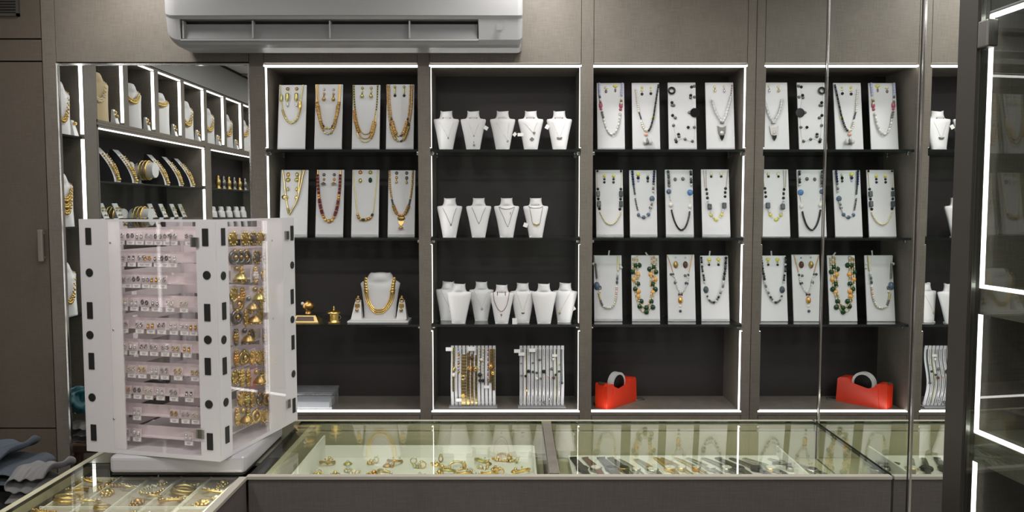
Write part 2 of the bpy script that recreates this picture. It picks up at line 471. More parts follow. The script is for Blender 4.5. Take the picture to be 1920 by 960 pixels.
# ================================================================ the three lit niches
SHELF = [1.776, 1.431, 1.089]          # tops of the glass shelves
CAB = ['first', 'middle', 'third']
def led(mb_a, mb_b, parent, name='led_strip'):
    return MB().span(mb_a, mb_b, 'led').build(name, parent)
sides = [(1, 0), (1, 1), (0, 1)]
for k, (a, b) in enumerate(U):
    xc = (a + b) / 2; w = (b - a) / 2
    lab = ['lit display niche with gold necklace boards beside the wall mirror', 'lit display niche with white pendant busts and bracelet racks', 'lit display niche with coloured bead necklaces beside the mirrored wall'][k]
    t = thing('display_cabinet', lab, 'display cabinet', (xc, YW, ZB), group='lit wall niches')
    H = ZT - ZB; D = YB - YW
    MB().span((-w - .012, D, -.012), (w + .012, D + .012, H + .012), 'laminate_dark').build('back_panel', t)
    for s in (-1, 1):
        MB().span((s * w, 0.019, -.012), (s * (w + .012), D, H + .012), 'laminate').build('side_panel', t)
    MB().span((-w, 0.019, H), (w, D, H + .012), 'laminate').build('top_panel', t)
    MB().span((-w, 0.0, -.012), (w, D, 0), 'laminate').build('bottom_panel', t)
    gy0, gy1 = 0.012, D - 0.004
    for zs in SHELF:
        z = zs - ZB
        g = MB().span((-w + .0015, gy0, z - .010), (w - .0015, gy1, z), 'glass_shelf', edge='glass_edge').build('shelf', t)
        for s in (-1, 1):
            for yy in (0.045, D - 0.05):
                MB().rbox((s * w - (0.012 if s > 0 else 0), yy - .006, z - .0205), (s * w + (0 if s > 0 else 0.012), yy + .006, z - .0102), 'chrome', .002, 1).build('shelf_pin', t)
    # led strips on the inner faces just behind the front
    lw, lt = 0.024, 0.0055
    levels = [0.0] + [z - ZB for z in SHELF[::-1]] + [H]
    for s, on in zip((-1, 1), sides[k]):
        if not on: continue
        for z0, z1 in zip(levels, levels[1:]):
            top = z1 - (0.026 if z1 < H else 0.006)
            led((s * w, 0.0012, z0 + 0.006), (s * (w - lt), lw, top), t)
            MB().span((s * w, 0.0, z0 + 0.006), (s * (w - .0056), .0010, top), 'laminate').build('lip', t)
    led((-w, 0.0, H - .0055), (w, lw, H), t)
    led((-w, 0.0, 0.0), (w, lw, .0035), t)

# ================================================================ air conditioner
Yf = 2.79
xa, xb = at(303, 20, Yf).x, at(980, 20, Yf).x
zb_ = at(600, 87, Yf + .03).z
t = thing('air_conditioner', 'white split air conditioner high on the laminate wall', 'air conditioner', ((xa + xb) / 2, YW - 0.001, zb_))
w = (xb - xa) / 2
def zr(py, Y=Yf): return at(640, py, Y).z - zb_
z38, z72 = zr(36), zr(73)
top = 0.335
# side profile (y towards the room is negative), rounded at the chin and the crown
def acx(px, py=50): return at(px, py, Yf).x - t.location.x
prof_body = [(0, 0.012), (-0.06, 0.0), (-0.150, 0.0), (-0.178, 0.006), (-0.192, 0.016), (-0.196, z72), (-0.150, z72 + .004), (-0.120, z38 - .01), (-0.150, z38 + .002), (-0.205, z38 + .001),
             (-0.211, z38 + .012), (-0.212, 0.20), (-0.208, 0.27), (-0.190, 0.315), (-0.15, top), (0, top)]
solid = [p for i, p in enumerate(prof_body) if not 6 <= i <= 8]
lx, rx = acx(336), acx(897)
body = MB()
body.prism(prof_body, lx, rx, 'x', 'ac_white')
# right block with a tight corner, left block with a sweeping corner
n = 8
def scaled(k, sgn, x0, x1, rad):
    rings = []
    for j in range(n + 1):
        f = j / n
        x = x0 + (x1 - x0) * math.sin(f * PI / 2)
        c = rad * (1 - math.cos(f * PI / 2))
        rings.append([Vector((x, min(0, p[0] + c * 0.55 * (1 if p[0] < -0.05 else 0)), p[1] + (c * max(0, 1 - p[1] / 0.16)))) for p in solid])
    return rings
body.loft([[Vector((rx, p[0], p[1])) for p in solid], [Vector((w - .02, p[0], p[1])) for p in solid]] + scaled(1, 1, w - .02, w, 0.02)[1:], 'ac_white', smooth=False)
body.loft(([[Vector((lx, p[0], p[1])) for p in solid], [Vector((lx - .005, p[0], p[1])) for p in solid]] + scaled(1, -1, lx - .005, -w, 0.062)[1:])[::-1], 'ac_white', smooth=False)
body.build('body', t, kind='stuff')
MB().span((lx + .001, -0.146, z72 + .006), (rx - .001, -0.142, z38 - .002), 'ac_dark').build('outlet', t)
v = MB().box((0, 0, 0), (rx - lx - .008, 0.003, (z38 - z72) * 0.80), 'ac_grey', rot=Matrix.Rotation(R(-14), 3, 'X')).build('louver', t, ((lx + rx) / 2, -0.186, (z38 + z72) / 2 - .004))
for px in (341, 472, 617, 767):
    MB().span((acx(px) - .0025, -0.200, z72 + .004), (acx(px) + .0025, -0.176, z38 - .003), 'ac_white').build('louver_arm', t)
MB().span((lx, -0.2005, z72 - .004), (rx, -0.188, z72 + .002), 'ac_white').build('lip', t)
MB().span((acx(931), -0.2145, zr(57)), (acx(943), -0.2115, zr(46)), 'ac_grey').build('receiver', t)
MB().span((-w + .03, -0.2135, zr(36) + .012), (w - .006, -0.2118, zr(36) + .0135), 'ac_grey').build('panel_joint', t)

# ================================================================ glass counters
CZ = 0.887
CY0, CY1 = 1.860, 2.365
CX = -0.656
t = thing('glass_counter', 'long glass topped counter running along the back in front of the niches', 'counter', (0.15, CY0, 0))
tx = t.location.x
def gp(mb, name, kind=None): return rel(mb.build(name, kind=kind), t)
xj = [-0.606, 0.088, XM - 0.004]
xj[1] = (at(1018, 840, 2.1).x + at(1045, 840, 2.1).x) / 2
gp(MB().span((CX + .004, CY0, 0.04), (XM - .003, CY0 + .02, CZ - 0.0082), 'laminate_counter_dim'), 'front_panel')
gp(MB().span((CX, CY0 - 0.004, CZ - 0.007), (XM - .003, CY0 + .014, CZ + .0005), 'alu_trim'), 'front_trim')
gp(MB().span((-1.10, CY1 - .014, CZ - 0.03), (XM - .003, CY1, CZ + .0005), 'laminate_light'), 'back_trim')
gp(MB().span((-1.10, CY1 - .02, 0.04), (XM - .003, CY1 - .004, CZ - 0.031), 'laminate_counter_dim'), 'back_panel')
gp(MB().span((-1.09, CY1 - .0290, 0.776), (XM - .003, CY1 - .0205, CZ - .0305), 'laminate_light'), 'back_liner')
gp(MB().span((CX + .02, CY0 + .021, 0.765), (XM - .003, CY1 - .021, 0.775), 'laminate_light'), 'inner_floor')
for a, b in ((CX + .002, xj[1] - .015), (xj[1] + .015, XM - .004)):
    gp(MB().span((a, CY0 + .0145, CZ - 0.008), (b, CY1 - .0145, CZ), 'glass_counter', edge='glass_edge'), 'glass_top')
gp(MB().span((xj[1] - .0125, CY0 + .022, 0.776), (xj[1] + .0125, CY1 - .0295, CZ), 'laminate'), 'divider')
gp(MB().span((-0.622, CY0 + .022, 0.776), (-0.606, CY1 - .0295, CZ - .0085), 'laminate_light'), 'divider')
gp(MB().span((CX + .05, CY0 + .0212, CZ - 0.024), (XM - .02, CY0 + .030, CZ - .016), 'led_counter'), 'led_strip')

t = thing('glass_counter', 'short glass topped counter of the near wing with the gold bangles', 'counter', (-0.89, 1.4, 0))
LX = -1.122
gp(MB().span((CX - .020, 0.2, 0.04), (CX, CY0 - .005, CZ - 0.0082), 'laminate_counter_dim'), 'front_panel')
gp(MB().span((CX - .016, 0.2, CZ - 0.007), (CX + .003, CY0 - .0045, CZ + .0005), 'alu_trim'), 'front_trim')
gp(MB().span((LX, 0.2, CZ - 0.03), (LX + .016, CY1, CZ + .0005), 'laminate_light'), 'back_trim')
gp(MB().span((LX, 0.2, 0.04), (LX + .018, CY1 - .02, CZ - 0.031), 'laminate_counter_dim'), 'back_panel')
gp(MB().span((LX + .019, 0.21, 0.765), (CX - .021, CY0, 0.775), 'laminate_light'), 'inner_floor')
gp(MB().span((LX + .0165, 0.21, CZ - 0.008), (CX - .0165, 1.955, CZ), 'glass_counter', edge='glass_edge'), 'glass_top')
gp(MB().span((LX + .0165, 1.960, CZ - 0.008), (CX + .0015, CY1 - .0145, CZ - .0003), 'counter_olive', edge='glass_edge'), 'corner_top')
gp(MB().span((CX - .030, 0.3, CZ - 0.024), (CX - .0215, 1.85, CZ - .016), 'led_counter'), 'led_strip')

# ================================================================ glazed showcase on the near end of the mirrored wall
t = thing('glass_showcase', 'dark showcase behind a glass door with lit edges, beside the dark post', 'showcase', (XM, 1.572, 0))
tx0 = 0.965
gp(MB().span((XM + 0.33, 0.35, 0.05), (XM + 0.345, 1.60, CEIL - .01), 'laminate_dark'), 'back_panel')
gp(MB().span((tx0, 1.590, 0.05), (XM + 0.33, 1.605, CEIL - .01), 'laminate'), 'side_panel')
gp(MB().span((tx0, 0.35, 0.05), (XM + 0.33, 0.365, CEIL - .01), 'laminate'), 'side_panel')
gp(MB().span((tx0, 0.366, 1.945), (XM + 0.329, 1.589, CEIL - .01), 'post_black'), 'head_panel')
dr = MB().span((0.0, -1.20, 0.10), (.008, -.001, 2.0), 'glass_door').build('door', t)
dr.location = (XM + .002 - t.location.x, 1.570 - t.location.y, 0)
h = MB().span((-.0005, -.0008, 0.10), (.0085, .0012, 2.0), 'steel').build('edge_strip', dr)
hg0, hg1 = at(1825, 75, 1.572), at(1850, 24, 1.572)
h = MB().rbox((-.008, -.030, 1.868), (.016, .0, 1.922), 'steel_dark', .003).build('hinge', dr)
zz = [(1.384, 1.94), (1.08, 1.329), (0.45, 1.02)]
for i, (z0, z1) in enumerate(zz):
    gp(MB().span((tx0 + .004, 1.579, z0), (tx0 + .0135, 1.589, z1), 'led'), 'led_strip')
    if i == 0: gp(MB().span((tx0 + .002, 0.40, z1 - .007), (tx0 + .014, 1.576, z1), 'led'), 'led_strip')
    if i < 2: gp(MB().span((tx0 + .002, 0.40, z0), (tx0 + .010, 1.576, z0 + .007), 'led'), 'led_strip')
for z0, z1 in ((1.330, 1.3835), (1.021, 1.0795)):
    gp(MB().span((tx0, 0.366, z0), (XM + .329, 1.5895, z1), 'laminate'), 'shelf')
gp(MB().span((tx0, 0.366, 0.40), (XM + .329, 1.589, 0.449), 'laminate'), 'shelf')
t.rotation_euler = (0, 0, R(5.2))     # the showcase stands a little askew to the mirrors
# a gilt bowl just inside
b = thing('brass_bowl', 'small brass bowl inside the glazed showcase', 'bowl', (1.135, 1.47, 1.0797))
MB().lathe([(0.018, 0), (0.020, 0.006), (0.012, 0.012), (0.035, 0.03), (0.05, 0.055), (0.047, 0.055), (0.03, 0.032), (0.002, 0.02)], (0, 0, 0), 'gold', 20).build('body', b)
# ================================================================ tilted necklace boards with their necklaces and earrings
YBOARD, TILT = 3.080, R(9)
ZP = 6.4                                    # the reference crops are 6.4 units to a picture pixel
class Plane:
    """a board standing at depth YBOARD on a shelf, leaning back; turns crop units into its own x, z"""
    def __init__(s, org, b, zs):
        s.org, s.zs = org, zs
        cx = (b[0] + b[2]) / 2
        s.xc = 0.0; s.xc = s.hit(cx, b[3])[0]
        s.h = s.hit(cx, b[1])[1]
        s.w = s.hit(b[2], b[3])[0] - s.hit(b[0], b[3])[0]
    def hit(s, X, Y):
        d = ray(s.org[0] + X / ZP, s.org[1] + Y / ZP)
        tt = math.tan(TILT)
        k = (YBOARD + (CAMZ - s.zs) * tt) / (d.y - d.z * tt)
        return (d.x * k - s.xc, (CAMZ + d.z * k - s.zs) / math.cos(TILT))
    def p(s, X, Y, off=0.0):
        a = s.hit(X, Y); return Vector((a[0], -off, a[1]))
UM = YBOARD / FPX / ZP                      # metres per crop unit
def put(mb, style, p, d, r, mat):
    """one bead of radius r at p on the board, strung along d"""
    c = Vector((p.x, -r, p.z))
    if style == 'ball': mb.ball(c, r, mat, 8, 5)
    elif style == 'disc': mb.lathe([(r * .5, -r * .32), (r, -r * .2), (r, r * .2), (r * .5, r * .32)], c, mat, 8, d)
    elif style == 'barrel': mb.lathe([(r * .6, -r * 1.2), (r * .95, -r * .8), (r, 0), (r * .95, r * .8), (r * .6, r * 1.2)], c, mat, 8, d)
    elif style == 'oval': mb.ball(c, (r * .8, r * 1.25), mat, 8, 5, d)
    elif style == 'cube':
        q = Vector((0, 0, 1)).rotation_difference(Vector((d.x, 0, d.z)).normalized()).to_matrix()
        mb.box(c, (r * 1.7, r * 1.6, r * 1.7), mat, rot=q)
STEP = {'ball': 1.9, 'disc': 0.75, 'barrel': 2.4, 'oval': 2.4, 'cube': 1.9}
def strand_mesh(pl, pts, segs):
    mb = MB()
    path = smooth_path([pl.p(x, y) for x, y in pts], 10)
    f, L = walker(path)
    for f0, f1, style, mats, size in segs:
        r = size * UM / 2 * 1.10
        mats = [mats] if isinstance(mats, str) else mats
        if style == 'chain':
            n = max(4, int((f1 - f0) * L / 0.006))
            ps = [f(L * (f0 + (f1 - f0) * i / n))[0] for i in range(n + 1)]
            mb.tube([Vector((q.x, -r, q.z)) for q in ps], r, mats[0], 5)
        elif style == 'rope':
            n = max(4, int((f1 - f0) * L / 0.0025))
            ps = [f(L * (f0 + (f1 - f0) * i / n))[0] for i in range(n + 1)]
            mb.tube([Vector((q.x, -r, q.z)) for q in ps], [r * (1.0 if i % 2 else .72) for i in range(n + 1)], mats[0], 6)
        else:
            st = STEP[style] * r
            n = max(1, int(round((f1 - f0) * L / st)))
            for i in range(n):
                q, d = f(L * (f0 + (f1 - f0) * (i + .5) / n))
                put(mb, style, q, d, r, mats[i % len(mats)])
    return mb
def big_bead(pl, spec):
    x, y, rx, rz, style, mat = spec
    p = pl.p(x, y); a, c = rx * UM, rz * UM
    mb = MB()
    if style == 'disc':            # a flat round seen from the front
        mb.lathe([(a * .92, -0.004), (a, -0.003), (a, -0.0004), (a * .9, 0.0)], (p.x, -0.001, p.z), mat, 18, (0, 1, 0))
    elif style == 'ring':
        mb.torus((p.x, -a * .3, p.z), a * .78, a * .26, mat, (0, 1, 0), 18, 6)
    elif style == 'barrel':
        mb.lathe([(a * .7, -c), (a, -c * .8), (a, c * .8), (a * .7, c)], (p.x, -a, p.z), mat, 10, (0, 0, 1))
    elif style == 'cube':
        mb.rbox((p.x - a, -a * 1.4, p.z - c), (p.x + a, 0, p.z + c), mat, min(a, c) * .25, 1)
    elif style == 'shield':
        mb.prism([(p.x - a, p.z + c), (p.x - a * .3, p.z + c * .8), (p.x + a * .3, p.z + c * .8), (p.x + a, p.z + c), (p.x + a * .8, p.z), (p.x, p.z - c), (p.x - a * .8, p.z)], -0.004 - (0.003 if a < 30 * UM else 0), 0, 'y', mat)
    elif style == 'drop':
        mb.lathe([(a * .1, c), (a * .45, c * .4), (a, -c * .4), (a * .7, -c * .85), (a * .05, -c)], (p.x, -a, p.z), mat, 10, (0, 0, 1))
    elif style == 'bow':
        for s in (-1, 1):
            mb.loft([[Vector((p.x + s * a, -0.003, p.z + c)), Vector((p.x + s * a, -0.003, p.z - c)), Vector((p.x + s * a, 0, p.z - c)), Vector((p.x + s * a, 0, p.z + c))],
                     [Vector((p.x, -0.004, p.z + c * .25)), Vector((p.x, -0.004, p.z - c * .25)), Vector((p.x, 0, p.z - c * .25)), Vector((p.x, 0, p.z + c * .25))]], mat, smooth=False)
    else:                          # oval cabochon
        m = 5; n = 12; rings = []
        for j in range(m + 1):
            t = j / m * PI / 2
            rings.append([Vector((p.x + a * math.cos(2*PI*k/n) * math.cos(t), -min(a, c) * .9 * math.sin(t), p.z + c * math.sin(2*PI*k/n) * math.cos(t))) for k in range(n)])
        mb.loft(rings[:-1] + [[Vector((p.x, -min(a, c) * .9, p.z))] * n], mat)
    return mb
def earring(pl, x, parts, label, group):
    """parts: list of (name, y, rx, rz, style, material) from the stud downwards"""
    pr = thing('earring', label, 'earring', (pl.xc, YBOARD - .0008, pl.zs + .0016), (-TILT, 0, 0), group)
    for nm, y, rx, rz, style, mat in parts:
        big_bead(pl, (x, y, rx, rz, style, mat)).build(nm, pr)
    return pr

strut_mesh = None
def board(org, b, zs, label, group):
    pl = Plane(org, b, zs)
    t = thing('display_board', label, 'display board', (pl.xc, YBOARD, zs + .0016), (-TILT, 0, 0), group)
    MB().rbox((-pl.w / 2, 0.0004, 0.001), (pl.w / 2, 0.0064, pl.h), 'board_white', .0012, 1).build('panel', t)
    MB().rbox((-pl.w / 2, 0.0004, 0.0002), (pl.w / 2, 0.008, 0.010), 'board_white', .001, 1).build('foot_rail', t)
    MB().loft([[Vector((-.012, .0065, pl.h * .72)), Vector((.012, .0065, pl.h * .72)), Vector((.012, .0095, pl.h * .72)), Vector((-.012, .0095, pl.h * .72))],
               [Vector((-.02, .068, .0115)), Vector((.02, .068, .0115)), Vector((.02, .071, .012)), Vector((-.02, .071, .012))]], 'board_white', smooth=False).build('strut', t)
    return pl

def U_(x0, y0, x1, y1, yb, k=0.5, top=None):
    """U-shaped strand hanging from (x0,y0) and (x1,y1) down to yb"""
    xm = (x0 + x1) / 2; w = (x1 - x0) / 2
    return [(x0, y0), (x0 + w * .06, y0 + (yb - y0) * .35), (x0 + w * .26, y0 + (yb - y0) * .70), (x0 + w * .60, y0 + (yb - y0) * .94), (xm, yb),
            (x1 - w * .60, y0 + (yb - y0) * .94), (x1 - w * .26, y0 + (yb - y0) * .70), (x1 - w * .06, y0 + (yb - y0) * .35), (x1, y1)]
G, GP, GG, GA, GO = 'gold', 'gold_pale', 'gold_green', 'gold_antique', 'gold_orange'
B = []
# ---- first niche, top shelf
B.append(dict(o=(510,145), b=(62,95,396,875), s=0, name='gold barrel bead necklace', what='short gold necklace with two long barrel beads',
  st=[([(98,96),(106,200),(122,330),(140,430),(180,520),(235,556),(290,525),(325,450),(345,380),(358,230),(376,96)],
       [(0,.30,'chain',GG,12),(.30,.40,'disc',GP,26),(.40,.64,'barrel',[GP,GG],24),(.64,.72,'disc',GP,24),(.72,1,'chain',GG,12)])],
  big=[(116,258,17,40,'barrel',GG),(342,350,19,50,'barrel',G),(350,276,13,13,'oval','pearl'),(330,420,12,12,'oval','pearl'),(108,212,12,11,'oval',GP)],
  ear=[(190,[('stud',145,22,22,'oval',GA),('drop',248,22,48,'barrel',GG),('tassel',335,14,32,'drop','silver')]),(298,[('stud',145,22,22,'oval',GA),('drop',248,22,48,'barrel',GG),('tassel',335,14,32,'drop','silver')])], el='gold barrel drop'))
B.append(dict(o=(510,145), b=(505,88,835,875), s=0, name='twisted gold bead necklace', what='thick twisted gold bead necklace with green accents',
  st=[(U_(530,95,822,95,620), [(0,.18,'chain',GP,14),(.18,.40,'disc',[GO,GA,GP],38),(.40,.46,'oval','bead_green',30),(.46,.54,'oval',GP,34),(.54,.60,'oval','bead_green',30),(.60,.82,'disc',[GO,GA,GP],38),(.82,1,'chain',GP,14)]),
      (U_(548,95,806,95,690), [(0,.20,'chain',GO,12),(.20,.42,'disc',[GO,GA],36),(.42,.58,'oval',[GA,GP,'silver'],30),(.58,.80,'disc',[GO,GA],36),(.80,1,'chain',GO,12)])],
  big=[], ear=[(628,[('stud',152,17,17,'oval','silver'),('link',205,12,14,'barrel',GA),('bell',260,24,36,'drop',GA)]),(742,[('stud',156,17,17,'oval','silver'),('link',208,12,14,'barrel',GA),('bell',262,24,36,'drop',GA)])], el='small antique bell'))
B.append(dict(o=(650,145), b=(60,95,392,875), s=0, name='green bead and gold rope necklace', what='long necklace of green beads ending in gold ropes',
  st=[(U_(88,98,375,98,690), [(0,.30,'ball',[GG,'bead_green'],15),(.30,.70,'rope',GA,15),(.70,1,'ball',[GG,'bead_green'],15)]),
      (U_(78,98,368,98,745), [(0,.32,'ball',GG,12),(.32,.42,'disc',[GO,GA],40),(.42,.58,'rope',GA,14),(.58,.68,'disc',[GO,GP],40),(.68,1,'ball',GG,12)]),
      (U_(96,400,356,410,785), [(0,.18,'disc',GO,34),(.18,.40,'rope',GP,18),(.40,.60,'rope',GG,12),(.60,.82,'disc',[GO,GP],34),(.82,1,'rope',GP,16)])],
  big=[], ear=[(190,[('stud',135,19,19,'oval',GG),('link',180,13,17,'oval',GP),('drop',228,24,30,'drop',GG)]),(296,[('stud',135,19,19,'oval',GG),('link',180,13,17,'oval',GP),('drop',228,24,30,'drop',GG)])], el='green gold drop'))
B.append(dict(o=(650,145), b=(470,88,802,875), s=0, name='double row golden pearl necklace', what='double row golden bead necklace with dark red spacer beads',
  st=[(U_(512,96,765,96,710), [(0,.30,'ball',[GP,GO],22),(.30,.34,'oval','bead_brown',30),(.34,.47,'disc',[GO,GP],46),(.47,.53,'oval',[GP,'bead_brown',GP],28),(.53,.66,'disc',[GO,GP],46),(.66,.70,'oval','bead_brown',30),(.70,1,'ball',[GP,GO],22)]),
      (U_(486,96,792,96,775), [(0,.32,'ball',[GP,GO],20),(.32,.35,'oval','bead_brown',28),(.35,.47,'disc',[GO,GP,GG],36),(.47,.53,'oval',[GG,'bead_black',GG],28),(.53,.65,'disc',[GO,GP,GG],36),(.65,.68,'oval','bead_green',28),(.68,1,'ball',[GP,GO],20)])],
  big=[], ear=[(580,[('stud',122,17,17,'oval',GG),('bar',172,9,34,'barrel',GG),('bead',225,18,18,'oval','bead_black')]),(690,[('stud',122,17,17,'oval',GG),('bar',172,9,34,'barrel',GG),('bead',225,18,18,'oval','bead_black')])], el='slim bar with black bead'))
# ---- first niche, second shelf
B.append(dict(o=(510,305), b=(85,92,418,905), s=1, name='pale gold cord necklace', what='pale gold cord necklace with square gold beads',
  st=[([(130,95),(150,230),(165,400),(185,520),(205,600),(215,625),(240,580),(300,470),(345,300),(375,160),(392,96)], [(0,.42,'rope',GP,20),(.42,.5,'disc',GG,30),(.5,1,'rope',GP,24)]),
      ([(345,96),(330,250),(315,380)], [(0,1,'rope',GP,22)])],
  big=[(155,420,40,32,'oval',GP),(298,425,26,32,'oval',GP),(180,425,18,26,'oval',G)],
  ear=[(195,[('stud',150,22,30,'oval',GO),('cap',212,30,28,'oval',GG),('drop',320,18,28,'drop',GG)]),(300,[('stud',150,20,30,'oval',GG),('cap',212,30,28,'oval',GG),('drop',320,18,28,'drop',GG)])], el='square capped gold drop'))
B.append(dict(o=(510,305), b=(518,90,850,905), s=1, name='dark red bead necklace', what='necklace of dark red rondelles with gold round beads',
  st=[(U_(550,95,825,95,712), [(0,.04,'chain',GO,16),(.04,.22,'disc',['bead_maroon','bead_maroon',GA],34),(.22,.27,'ball',GO,36),(.27,.42,'disc',['bead_maroon','bead_maroon','bead_maroon',GA],40),(.42,.58,'ball',[GO,G],38),(.58,.73,'disc',['bead_maroon','bead_maroon','bead_maroon',GA],40),(.73,.78,'ball',GO,36),(.78,.96,'disc',['bead_maroon','bead_maroon',GA],34),(.96,1,'chain',GO,16)])],
  big=[(690,708,28,28,'oval',GA)], ear=[(625,[('stud',150,20,20,'oval','oxidised'),('ball',205,16,18,'oval',GA),('bell',258,34,16,'drop','oxidised')]),(748,[('stud',150,20,20,'oval','oxidised'),('ball',205,18,20,'oval',GO),('bell',258,34,16,'drop',GA)])], el='dark jhumka bell'))
B.append(dict(o=(650,305), b=(52,90,380,905), s=1, name='thin chain gold bead bar necklace', what='thin gold chain necklace with a flat row of gold beads',
  st=[([(78,95),(90,250),(110,420),(130,590),(145,660),(175,690),(215,692),(260,685),(298,660),(322,590),(345,400),(362,250),(370,95)], [(0,.40,'rope',GG,12),(.40,.60,'ball',[GO,GA,GO,'bead_green'],34),(.60,1,'rope',GG,12)])],
  big=[(205,690,20,20,'oval','bead_pink'),(245,682,20,22,'oval',G)], ear=[(165,[('stud',122,26,24,'oval',GO),('drop',222,22,30,'oval',GG)]),(284,[('stud',122,26,24,'oval',GG),('drop',215,24,34,'oval','bead_green')])], el='round stud and oval drop'))
B.append(dict(o=(650,305), b=(490,95,815,905), s=1, name='golden necklace with large pendant', what='golden bead necklace with a large two tier gold pendant',
  st=[(U_(515,98,795,98,640), [(0,.30,'ball',[GO,GP],24),(.30,.36,'ball','bead_slate',24),(.36,.46,'disc',[GO,GA],40),(.46,.54,'ball',GO,26),(.54,.64,'disc',[GO,GA],40),(.64,.70,'ball','bead_slate',24),(.70,1,'ball',[GO,GG],24)])],
  big=[(655,672,50,28,'oval',GA),(632,672,16,16,'oval',GG),(678,672,16,16,'oval',GG),(655,735,36,32,'shield',G),(655,785,36,16,'drop',GO)],
  ear=[(600,[('stud',130,20,22,'oval','oxidised'),('link',185,18,22,'oval',GO),('drop',232,16,26,'drop',GG)]),(720,[('stud',130,20,22,'oval','oxidised'),('link',190,20,24,'oval','oxidised'),('drop',236,16,26,'drop',GG)])], el='three tier oxidised'))
# ---- third niche, top shelf
B.append(dict(o=(1105,145), b=(98,72,428,860), s=0, name='pink and lilac bead necklace', what='necklace of lilac, pink and clear crystal beads',
  st=[([(118,76),(120,180),(130,290),(145,400),(165,490),(190,590),(230,670),(275,690),(320,650),(350,560),(365,450),(378,330),(385,220),(392,76)],
       [(0,.12,'barrel','bead_lilac',26),(.12,.19,'ball',['bead_smoke','pearl'],26),(.26,.33,'ball','bead_smoke',28),(.33,.72,'oval',['crystal','pearl'],30),(.80,.86,'ball',['bead_cream','bead_smoke'],30),(.88,1,'barrel','bead_lilac',26)])],
  big=[(136,342,24,38,'oval','bead_pink'),(140,385,18,16,'oval','bead_pink'),(378,340,24,38,'oval','bead_pink'),(374,390,20,18,'oval','bead_pink'),(366,450,20,22,'oval','silver')],
  ear=[(200,[('stud',132,26,16,'oval','bead_cream'),('drop',175,16,22,'oval','bead_smoke')]),(312,[('stud',112,30,18,'oval','bead_lemon'),('drop',160,12,26,'oval','bead_smoke')])], el='small lemon stud'))
B.append(dict(o=(1105,145), b=(520,70,852,860), s=0, name='half pearl half black necklace', what='half pearl, half black bead necklace with crystal tassel',
  st=[([(540,96),(560,180),(578,320),(590,430)], [(.15,1,'ball','pearl',26)]), ([(596,430),(620,510)], [(0,1,'ball','bead_slate',18)]),
      ([(622,530),(640,600),(672,650)], [(0,1,'ball','pearl',28)]),
      ([(828,92),(805,240),(780,400),(765,490),(735,600),(705,655)], [(0,1,'ball',['bead_slate','bead_black'],24)])],
  big=[(765,488,24,18,'oval','bead_lemon'),(682,640,26,26,'oval','pearl'),(680,690,26,22,'oval','bead_peach'),(660,770,26,44,'drop','crystal'),(692,775,22,42,'drop','bead_smoke'),(730,775,24,40,'drop','crystal')],
  ear=[(632,[('stud',128,16,16,'oval','bead_lemon'),('link',165,22,12,'oval','bead_cream'),('bead',206,18,18,'oval','bead_black')]),(738,[('stud',128,13,13,'oval','bead_lemon'),('link',160,14,10,'oval','bead_cream'),('bead',200,18,18,'oval','bead_black')])], el='lemon and black'))
B.append(dict(o=(1240,145), b=(92,66,428,858), s=0, name='scattered smoky bead thread necklace', what='loose thread necklace of scattered smoky beads and two black discs',
  st=[([(105,70),(118,300),(140,470),(150,600),(180,760),(240,745),(280,740),(375,775),(400,620),(390,400),(365,250),(375,90)], [(0,1,'chain','silver',2.5)])],
  big=[(122,168,46,62,'ring','bead_black'),(398,432,56,62,'disc','bead_black')] +
      [(x,y,19,19,'oval','oxidised' if i % 3 else 'bead_black') for i,(x,y) in enumerate([(128,308),(130,342),(150,342),(134,462),(168,492),(145,582),(206,690),(210,715),(170,752),(178,778),(285,748),(372,772),(322,605),(395,605),(335,428),(352,222),(350,250),(396,242),(362,122),(395,112)])],
  ear=[], el=''))
B.append(dict(o=(1240,145), b=(545,66,885,858), s=0, name='arrow pendant necklace', what='clear crystal chip necklace with a pointed dark gold arrow pendant',
  st=[([(600,240),(620,340),(650,430),(690,500),(722,545)], [(.1,1,'barrel','crystal',30)]), ([(846,90),(830,230),(805,340),(780,440),(750,510),(722,550)], [(0,.3,'ball',['bead_peach','bead_smoke'],14),(.3,1,'barrel','crystal',30)])],
  big=[(724,552,22,12,'cube','oxidised'),(724,680,52,92,'shield','oxidised'),(724,672,26,26,'oval','crystal'),(724,735,26,34,'shield','bead_black')],
  ear=[(640,[('stud',120,18,18,'oval','bead_cream'),('drop',165,16,22,'drop',GP)]),(752,[('stud',115,15,15,'oval','bead_cream'),('drop',165,14,28,'drop','silver')])], el='pale crystal'))
# ---- third niche, second shelf
B.append(dict(o=(1105,305), b=(84,92,412,905), s=1, name='black square bead and cream necklace', what='necklace of black square beads ending in a cream bead loop',
  st=[([(96,100),(98,310)], [(0,1,'chain','bead_cream',7)]), ([(385,100),(378,310)], [(0,1,'chain','bead_cream',7)]),
      ([(125,590),(150,650),(195,720),(255,748),(315,715),(355,650),(376,595)], [(0,1,'ball','bead_cream',19)])],
  big=[(102,320,17,17,'oval','bead_black'),(105,380,20,32,'cube','bead_slate'),(108,440,17,17,'oval','bead_black'),(114,502,22,34,'cube','bead_slate'),(122,558,18,18,'oval','bead_black'),
       (378,322,17,17,'oval','bead_black'),(376,382,22,34,'cube','bead_slate'),(374,442,17,17,'oval','bead_black'),(376,502,22,34,'cube','bead_slate'),(366,562,18,18,'oval','bead_black'),(96,108,14,14,'oval','bead_black'),(380,108,14,16,'oval','bead_black')],
  ear=[(180,[('stud',165,20,20,'oval','bead_lemon'),('bead',203,16,14,'oval','bead_black'),('tip',240,16,16,'oval','bead_navy')]),(290,[('stud',165,20,20,'oval','bead_lemon'),('bead',203,16,14,'oval','bead_black'),('tip',240,16,16,'oval','bead_navy')])], el='lemon, black and navy'))
